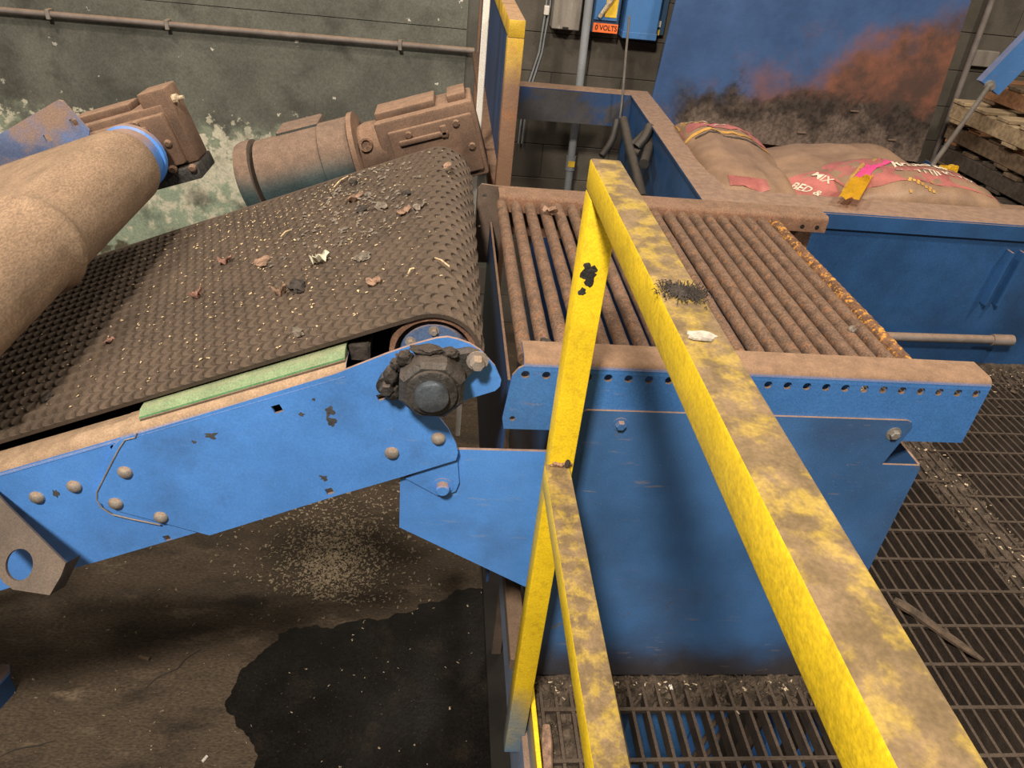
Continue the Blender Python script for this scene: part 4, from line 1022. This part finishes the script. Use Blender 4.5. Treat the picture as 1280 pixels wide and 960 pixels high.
# ================================================================== BELOW THE GRATING
pit = empty('chain_drive', (0.6, 0.95, FLOOR_Z), 'blue machine frame seen through the grating in front of the panel', 'machine frame')
part_box('gear_case', (0.50, 1.02, FLOOR_Z + 0.02), (0.665, 1.20, -0.14), MT['box_blue'], pit, 0.006)
part_box('back_sheet', (0.672, 1.06, FLOOR_Z + 0.02), (0.775, 1.07, -0.12), MT['blue'], pit, 0.002)
part_box('upright', (0.845, 0.99, FLOOR_Z + 0.02), (0.885, 1.03, -0.10), MT['blue'], pit, 0.003)
part_box('upright', (0.925, 0.96, FLOOR_Z + 0.02), (0.950, 0.985, -0.10), MT['blue'], pit, 0.003)
for d in (0, 0.03):
    bm = new(); b_cyl(bm, (0.63 + d, 0.95, -0.38), (0.735 + d, 1.04, -0.16), 0.006, 8); finish(bm, 'brace', MT['bracket'], pit)

# ================================================================== LOOSE DEBRIS
def chips(name, pts, size, mat, seed, label=None, cat=None, parent=None, flat=0.35):
    random.seed(seed); vs, fs = [], []
    for (p, nrm) in pts:
        l = size * random.uniform(0.5, 1.7); w = l * random.uniform(0.25, 0.7); t = l * random.uniform(0.1, 0.3) * (flat / 0.35)
        n = (Vector(nrm) + Vector((random.uniform(-.35, .35), random.uniform(-.35, .35), random.uniform(-.2, .2)))).normalized()
        x, y = basis(n); a = random.uniform(0, 6.28); x, y = x * math.cos(a) + y * math.sin(a), y * math.cos(a) - x * math.sin(a)
        b = len(vs)
        for (sx, sy) in ((-1, -.7), (1, -1), (.8, 1), (-.9, .8)): vs.append(p + x * sx * l / 2 + y * sy * w / 2)
        vs.append(p + n * t); vs.append(p - n * t * 0.3)
        for k in range(4): fs.append((b + k, b + (k + 1) % 4, b + 4)); fs.append((b + (k + 1) % 4, b + k, b + 5))
    me = bpy.data.meshes.new(name); me.from_pydata([tuple(v) for v in vs], [], fs); me.materials.append(MT[mat])
    o = bpy.data.objects.new(name, me); link(o, parent); tag(o, label, cat, None, 'stuff'); return o
random.seed(21)
nb = Vector((-SU, 0, CU))
pts = []
while len(pts) < 900:
    s = random.uniform(-0.95, 0.06); y = random.uniform(BY0 + 0.02, BY1 - 0.02)
    d = math.exp(-((s + 0.35 + (1.75 - y) * -0.15) / 0.30) ** 2) * (0.35 + 0.65 * (y - BY0) / (BY1 - BY0))
    if random.random() < d + 0.05: pts.append((on_belt(s, y, 0.0032), nb))
chips('straw_flecks', pts, 0.0042, 'fleck', 5, 'tiny straw-coloured flecks strewn over the dark belt', 'debris')
pts = []
while len(pts) < 260:
    s = random.uniform(-0.35, 0.0); y = random.uniform(1.45, 1.93)
    if random.random() < math.exp(-((s + 0.17) / 0.12) ** 2): pts.append((on_belt(s, y, 0.0035), nb))
chips('dark_crumbs', pts, 0.010, 'scrap_grey', 6, 'dark crumbs clustered on the belt near the head pulley', 'debris')
pts = []
zf = FLOOR_Z
while len(pts) < 3200:
    x, y = (random.gauss(-0.38, 0.09), random.gauss(2.26, 0.13)) if random.random() < 0.5 else (random.gauss(-0.38, 0.20), random.gauss(2.36, 0.25))
    if y < 3.2 and (y > 2.02 + 0.25 * x * x or random.random() < 0.06): pts.append((Vector((x, y, zf + 0.003)), (0, 0, 1)))
chips('wood_shavings', pts, 0.0095, 'shaving', 8, 'pale wood shavings scattered on the floor beneath the conveyor', 'debris')
pts = [(Vector((random.uniform(-1.4, 0.2), random.uniform(1.3, 2.9), zf + 0.003)), (0, 0, 1)) for _ in range(160)]
chips('floor_crumbs', pts, 0.007, 'shaving', 9, 'sparse light crumbs over the whole dark floor', 'debris')
pts = []
for _ in range(2600):
    pts.append((Vector((random.uniform(1.57, 1.72), random.uniform(1.0, 2.4), -0.030 + random.uniform(0, 0.024))), (0, 0, 1)))
for _ in range(1500):
    pts.append((Vector((random.uniform(0.255, 0.385), random.uniform(0.4, 1.0), -0.030 + random.uniform(0, 0.02))), (0, 0, 1)))
for _ in range(2200):
    pts.append((Vector((random.uniform(0.255, 0.95), 1.012 - abs(random.gauss(0, 0.022)), -0.030 + random.uniform(0, 0.028))), (0, 0, 1)))
for _ in range(3000):
    pts.append((Vector((random.uniform(1.0, 2.7), 2.44 - abs(random.gauss(0, 0.09)), random.uniform(-0.03, 0.004))), (0, 0, 1)))
chips('grating_dirt', pts, 0.014, 'dirt', 10, 'dark dirt packed between the grating bars', 'debris', flat=0.9)
pts = [(Vector((random.uniform(1.57, 1.72), random.uniform(1.0, 2.4), 0.0)), (0, 0, 1)) for _ in range(120)] + \
      [(Vector((random.uniform(0.27, 0.95), 1.0 - abs(random.gauss(0, 0.02)), 0.0)), (0, 0, 1)) for _ in range(60)] + \
      [(Vector((random.uniform(1.2, 2.7), 2.42 - abs(random.gauss(0, 0.1)), 0.003)), (0, 0, 1)) for _ in range(200)]
chips('grating_flecks', pts, 0.007, 'shaving', 12, 'light flecks lying in the dirt on the grating', 'debris')

def scrap(name, label, cat, pos, nrm, sx, sy, rot, mat, seed, lift=0.012, lobes=3, group=None, curl=1.0):
    """crumpled or curled flat piece with its own irregular outline and thickness"""
    n = Vector(nrm).normalized(); x, y = basis(n)
    x, y = x * math.cos(rot) + y * math.sin(rot), y * math.cos(rot) - x * math.sin(rot)
    bm = new(); R, S = 4, 16; pos = Vector(pos)
    ctr = None; rings = []
    for r in range(R + 1):
        ring = []
        for k in range(S):
            a = 2 * math.pi * k / S
            rad = (r / R) * (0.78 + 0.22 * math.cos(lobes * a + seed) + 0.22 * noise.noise(Vector((math.cos(a) * 1.7 + seed, math.sin(a) * 1.7, seed))))
            u, v = rad * math.cos(a), rad * math.sin(a)
            h = lift * (0.30 + curl * 0.38 * rad ** 2 * (0.5 + 0.5 * math.cos(2 * a + seed)) + 0.55 * noise.noise(Vector((u * 3.0 + seed, v * 3.0, 3.3))) + 0.35 * noise.noise(Vector((u * 6.5 + seed, v * 6.5, 7.3))))
            ring.append(pos + x * u * sx + y * v * sy + n * max(h, 0.0005))
        if r == 0: ctr = bm.verts.new(ring[0])
        else: rings.append([bm.verts.new(p) for p in ring])
    for k in range(S): bm.faces.new((ctr, rings[0][k], rings[0][(k + 1) % S]))
    for a, b in zip(rings, rings[1:]):
        for k in range(S): bm.faces.new((a[k], b[k], b[(k + 1) % S], a[(k + 1) % S]))
    bmesh.ops.recalc_face_normals(bm, faces=bm.faces[:])
    bmesh.ops.solidify(bm, geom=bm.faces[:], thickness=0.0016)
    o = finish(bm, name, MT[mat], None, smooth=50); tag(o, label, cat, group); return o
def lump(name, label, cat, pos, nrm, sx, sy, rot, mat, seed, lift, group=None, parent=None):
    """rounded ragged lump resting on a surface"""
    n = Vector(nrm).normalized(); x, y = basis(n)
    x, y = x * math.cos(rot) + y * math.sin(rot), y * math.cos(rot) - x * math.sin(rot)
    bm = new(); bmesh.ops.create_icosphere(bm, subdivisions=3, radius=1.0)
    for v in bm.verts:
        k = 1 + 0.45 * noise.noise(v.co * 1.8 + Vector((seed, 0, 0))) + 0.30 * noise.noise(v.co * 4.5 + Vector((0, seed, 0)))
        c = v.co * k
        v.co = Vector(pos) + x * c.x * sx + y * c.y * sy + n * (max(c.z, -0.25) + 0.25) * lift * 0.6
    o = finish(bm, name, MT[mat], parent, smooth=50)
    if label: tag(o, label, cat, group)
    return o
def sb_(px_, py_):
    """point of the belt surface seen at a photo pixel"""
    d = RIGHT * (px_ - 640) + DOWN * (py_ - 480) + FWD * FPX
    o = Vector((0, 0, CAM_H)); q = on_belt(-0.1, 1.5, 0.003)
    return o + d * ((q - o).dot(nb) / d.dot(nb))
G_ = 'scraps lying on the dark belt'
for (nm, lbl, ct, pxy, sx, sy, rot, mt, sd, lf, lo) in [
    ('dry_leaf', 'reddish brown dry leaf on the belt nearest the motor', 'leaf', (443, 249), 0.020, 0.024, 0.5, 'leaf', 1.1, 0.016, 3),
    ('dry_leaf', 'brown rounded leaf on the belt left of the head pulley', 'leaf', (506, 266), 0.020, 0.016, 0.2, 'leaf', 2.3, 0.012, 2),
    ('dry_leaf', 'curled tan leaf in the middle of the belt above the bearing', 'leaf', (468, 353), 0.026, 0.012, 0.35, 'leaf', 3.7, 0.012, 2),
    ('dry_leaf', 'small tan leaf curl at the far corner of the belt', 'leaf', (560, 209), 0.022, 0.014, -0.4, 'leaf', 4.9, 0.008, 2),
    ('red_scrap', 'reddish curled scrap on the left half of the belt', 'scrap', (284, 328), 0.013, 0.018, 0.8, 'leaf_red', 5.2, 0.020, 2),
    ('tan_scrap', 'flat tan leaf fragment lying left of the pale film scrap', 'leaf', (328, 328), 0.036, 0.020, 0.3, 'leaf', 6.1, 0.007, 3),
    ('film_scrap', 'pale torn film scrap standing up near the belt centre', 'scrap', (402, 328), 0.018, 0.020, 0.4, 'scrap_pale', 7.4, 0.030, 3),
    ('felt_lump', 'large black felt lump in the middle of the belt', 'scrap', (372, 360), 0.030, 0.018, 0.3, 'scrap_dark', 8.8, 0.024, 2),
    ('pink_curl', 'pale pink curl beside the large black felt lump', 'scrap', (352, 367), 0.010, 0.014, 0.1, 'leaf', 9.9, 0.022, 2),
    ('wood_bit', 'grey-tan wood bit near the green strip', 'scrap', (373, 416), 0.020, 0.010, 0.5, 'scrap_grey', 10.3, 0.014, 2),
    ('pink_scrap', 'small pinkish shred on the left part of the belt', 'scrap', (248, 371), 0.010, 0.016, 0.9, 'leaf_red', 11.2, 0.022, 2),
    ('dark_lump', 'black fuzzy lump at the far edge of the belt', 'scrap', (442, 229), 0.018, 0.014, 0.2, 'scrap_dark', 12.4, 0.012, 3),
    ('dark_lump', 'black fuzzy patch at the near left edge of the belt', 'scrap', (58, 497), 0.016, 0.014, 0.2, 'scrap_dark', 13.1, 0.008, 3),
    ('dark_lump', 'dark lump on the belt just right of the reddish leaf', 'scrap', (452, 262), 0.024, 0.016, 0.2, 'scrap_dark', 14.6, 0.010, 3),
    ('grey_scrap', 'grey curled leaf beside the brown rounded leaf', 'leaf', (524, 260), 0.018, 0.018, 0.6, 'scrap_grey', 15.2, 0.014, 3),
    ('grey_scrap', 'grey shrivelled leaf left of the brown rounded leaf', 'leaf', (476, 258), 0.034, 0.014, 0.4, 'scrap_grey', 16.8, 0.010, 3),
    ('brown_clump', 'brown mossy clump on the belt below the reddish leaf', 'scrap', (453, 322), 0.022, 0.018, 0.4, 'scrap_grey', 17.4, 0.012, 3),
    ('dark_lump', 'dark shred on the belt close to the grey curled leaf', 'scrap', (508, 242), 0.018, 0.012, 0.4, 'scrap_dark', 18.4, 0.012, 3),
    ('tan_scrap', 'faint reddish scrap near the shadow of the upper conveyor', 'scrap', (137, 427), 0.012, 0.012, 0.4, 'leaf_red', 19.4, 0.010, 3)]:
    if mt == 'scrap_dark' or nm in ('brown_clump', 'wood_bit'):
        lump(nm, lbl, ct, sb_(*pxy), nb, sx * 0.85, sy * 0.8, rot, mt, sd, lf * 0.8, G_)
    else:
        scrap(nm, lbl, ct, sb_(*pxy), nb, sx, sy, rot, mt, sd, lf, lo, G_)
for (lbl, a, b) in [('pale straw stalk lying at the far edge of the belt', (418, 236), (436, 223)), ('thin straw on the left half of the belt', (352, 298), (366, 290)),
                    ('thin straw lying close to the head pulley curve', (545, 325), (563, 337)), ('short pale splinter in front of the head pulley', (511, 345), (519, 339))]:
    A_, B_ = sb_(*a) + nb * 0.004, sb_(*b) + nb * 0.006
    bm = new(); b_tube(bm, [A_, (A_ + B_) / 2 + nb * 0.004, B_], 0.0016, 6); tag(finish(bm, 'straw', MT['fleck']), lbl, 'straw', 'straws on the belt')

# things on the roller table and railing
scrap('twig_leaf', 'pale pink dried leaf stuck between rollers', 'leaf', (0.265, 1.70, 0.799), (0, 0, 1), 0.012, 0.030, 0.4, 'leaf', 31.0, 0.02, 2)
lump('dirt_lump', 'dark dirt lump on the second roller beside the front flange', 'scrap', (0.190, 1.088, 0.796), (0, 0, 1), 0.012, 0.010, 0.4, 'scrap_dark', 33.0, 0.014)
lump('pebble', 'small grey pebble wedged by the last rollers', 'pebble', (0.79, 1.20, 0.795), (0, 0, 1), 0.007, 0.009, 0.4, 'scrap_grey', 34.0, 0.012)
bm = new()
random.seed(17)
ctr = W(855, 366, 2, 1.153)
for k in range(900):
    a, r = random.uniform(0, 6.28), abs(random.gauss(0, 0.0085))
    p = Vector((ctr.x + r * math.cos(a) * 1.15, ctr.y + r * math.sin(a) * 1.0, 1.153))
    d = Vector((math.cos(a), math.sin(a), random.uniform(0.0, 0.35))).normalized() * random.uniform(0.0015, 0.0055)
    b_tube(bm, [p, p + d * 0.5 + Vector((0, 0, 0.002)), p + d], [0.0006, 0.0005, 0.0003], 3)
o = finish(bm, 'lint_clump', MT['scrap_dark']); tag(o, 'dark fuzzy lint clump on top of the yellow handrail', 'lint')
scrap('putty_smear', 'pale putty smear on the handrail below the lint clump', 'putty', W(877, 421, 2, 1.1525), (0, 0, 1), 0.019, 0.007, 1.45, 'stone', 41.0, 0.003, 2)

# stick and chunk on the grating
A_, B_ = W(1118, 750, 2, 0.008), W(1228, 823, 2, 0.008)
bm = new()
Q = [A_.lerp(B_, t) + Vector((0, 0.006 * math.sin(t * 5), 0.002 * math.sin(t * 9))) for t in [k / 8 for k in range(9)]]
b_tube(bm, Q, [0.012, 0.016, 0.014, 0.015, 0.013, 0.013, 0.012, 0.010, 0.006], 7)
bmesh.ops.scale(bm, vec=(1, 1, 0.6), verts=bm.verts[:], space=Matrix.Translation((0, 0, -0.004)))
tag(finish(bm, 'bark_stick', material('brown_bark', (0.095, 0.066, 0.046), 0.4, 30, 0.9, bump=0.6, bscale=120)), 'dark flat bark stick lying across the grating right of the handrail', 'stick')
A_, B_ = W(683, 908, 2, 0.010), W(686, 985, 2, 0.010)
bm = new(); b_tube(bm, [A_, A_.lerp(B_, .3), A_.lerp(B_, .6), B_], [0.009, 0.012, 0.010, 0.009], 7)
tag(finish(bm, 'bark_stick', MT['leaf']), 'short reddish bark stick beside the platform edge', 'stick')
scrap('pebble', 'small white pebble in the dirt at the foot of the blue panel', 'pebble', W(838, 861, 2, 0.0), (0, 0, 1), 0.007, 0.006, 0.2, 'white', 44.0, 0.01, 2)

# puddle: wet patch with its own outline on the concrete
outl = [(288, 870), (292, 850), (305, 838), (318, 826), (330, 818), (338, 802), (345, 790), (362, 783), (385, 784), (410, 786), (440, 778), (480, 772), (520, 760), (560, 742), (600, 735), (640, 745), (660, 800), (660, 900),
        (660, 1010), (560, 1020), (430, 1015), (330, 1000), (318, 960), (314, 930), (300, 905), (290, 890)]
pp = [W(a, b, 2, FLOOR_Z + 0.002) for a, b in outl]
random.seed(5); fine = []
for i in range(len(pp)):
    a, b = pp[i], pp[(i + 1) % len(pp)]
    for k in range(9):
        q = a.lerp(b, k / 9); m_ = noise.noise(Vector((q.x * 14, q.y * 14, 0.3))) * 0.030 + noise.noise(Vector((q.x * 45, q.y * 45, 1.3))) * 0.012; d = (b - a).normalized()
        fine.append((q.x - d.y * m_, q.y + d.x * m_))
bm = new(); b_plate(bm, fine, [], XY(FLOOR_Z + 0.0003, FLOOR_Z + 0.002))
tag(finish(bm, 'puddle', MT['puddle']), 'black oily wet puddle on the concrete floor left of the railing post', 'puddle')
# blue foot at the left edge of the floor
ft = empty('floor_bracket', tuple(W(0, 850, 2, FLOOR_Z)), 'blue steel foot plate at the left edge of the floor', 'foot')
p = W(-8, 850, 2, FLOOR_Z + 0.10)
bm = new(); b_plate(bm, [(p.x - 0.10, p.y - 0.10), (p.x + 0.005, p.y - 0.08), (p.x + 0.035, p.y + 0.03), (p.x + 0.02, p.y + 0.06), (p.x - 0.10, p.y + 0.06)], [circ(p.x - 0.004, p.y + 0.03, 0.008, 10)], XY(FLOOR_Z + 0.09, FLOOR_Z + 0.10)); finish(bm, 'top_plate', MT['blue'], ft)
bm = new(); b_plate(bm, [(p.x - 0.10, p.y - 0.10), (p.x + 0.003, p.y - 0.078), (p.x + 0.033, p.y + 0.028), (p.x - 0.10, p.y + 0.055)], [], XY(FLOOR_Z, FLOOR_Z + 0.09)); finish(bm, 'base', MT['blue_deep'], ft)

# cracks in the concrete
FL = bpy.data.objects['floor']
for pts_ in ([(180, 862), (195, 848), (207, 842), (222, 836), (232, 824), (252, 811)], [(-5, 948), (20, 936), (48, 932), (70, 925)]):
    bm = new(); b_tube(bm, [W(a, b, 2, FLOOR_Z + 0.0005) for a, b in pts_], [0.0015] + [0.0035] * (len(pts_) - 2) + [0.001], 5); finish(bm, 'crack', MT['grease'], FL)
bm = new(); a_, b_ = W(174, 821, 2, FLOOR_Z + 0.008), W(187, 824, 2, FLOOR_Z + 0.008); b_cyl(bm, a_, b_, 0.008, 8); tag(finish(bm, 'wood_plug', MT['wood']), 'small brown wood plug lying on the bare floor', 'scrap')
bm = new(); a_, b_ = W(253, 952, 2, FLOOR_Z + 0.005), W(259, 945, 2, FLOOR_Z + 0.005); b_cyl(bm, a_, b_, 0.005, 8); tag(finish(bm, 'white_stub', MT['white']), 'short white stub on the floor at the bottom left of the puddle', 'scrap')
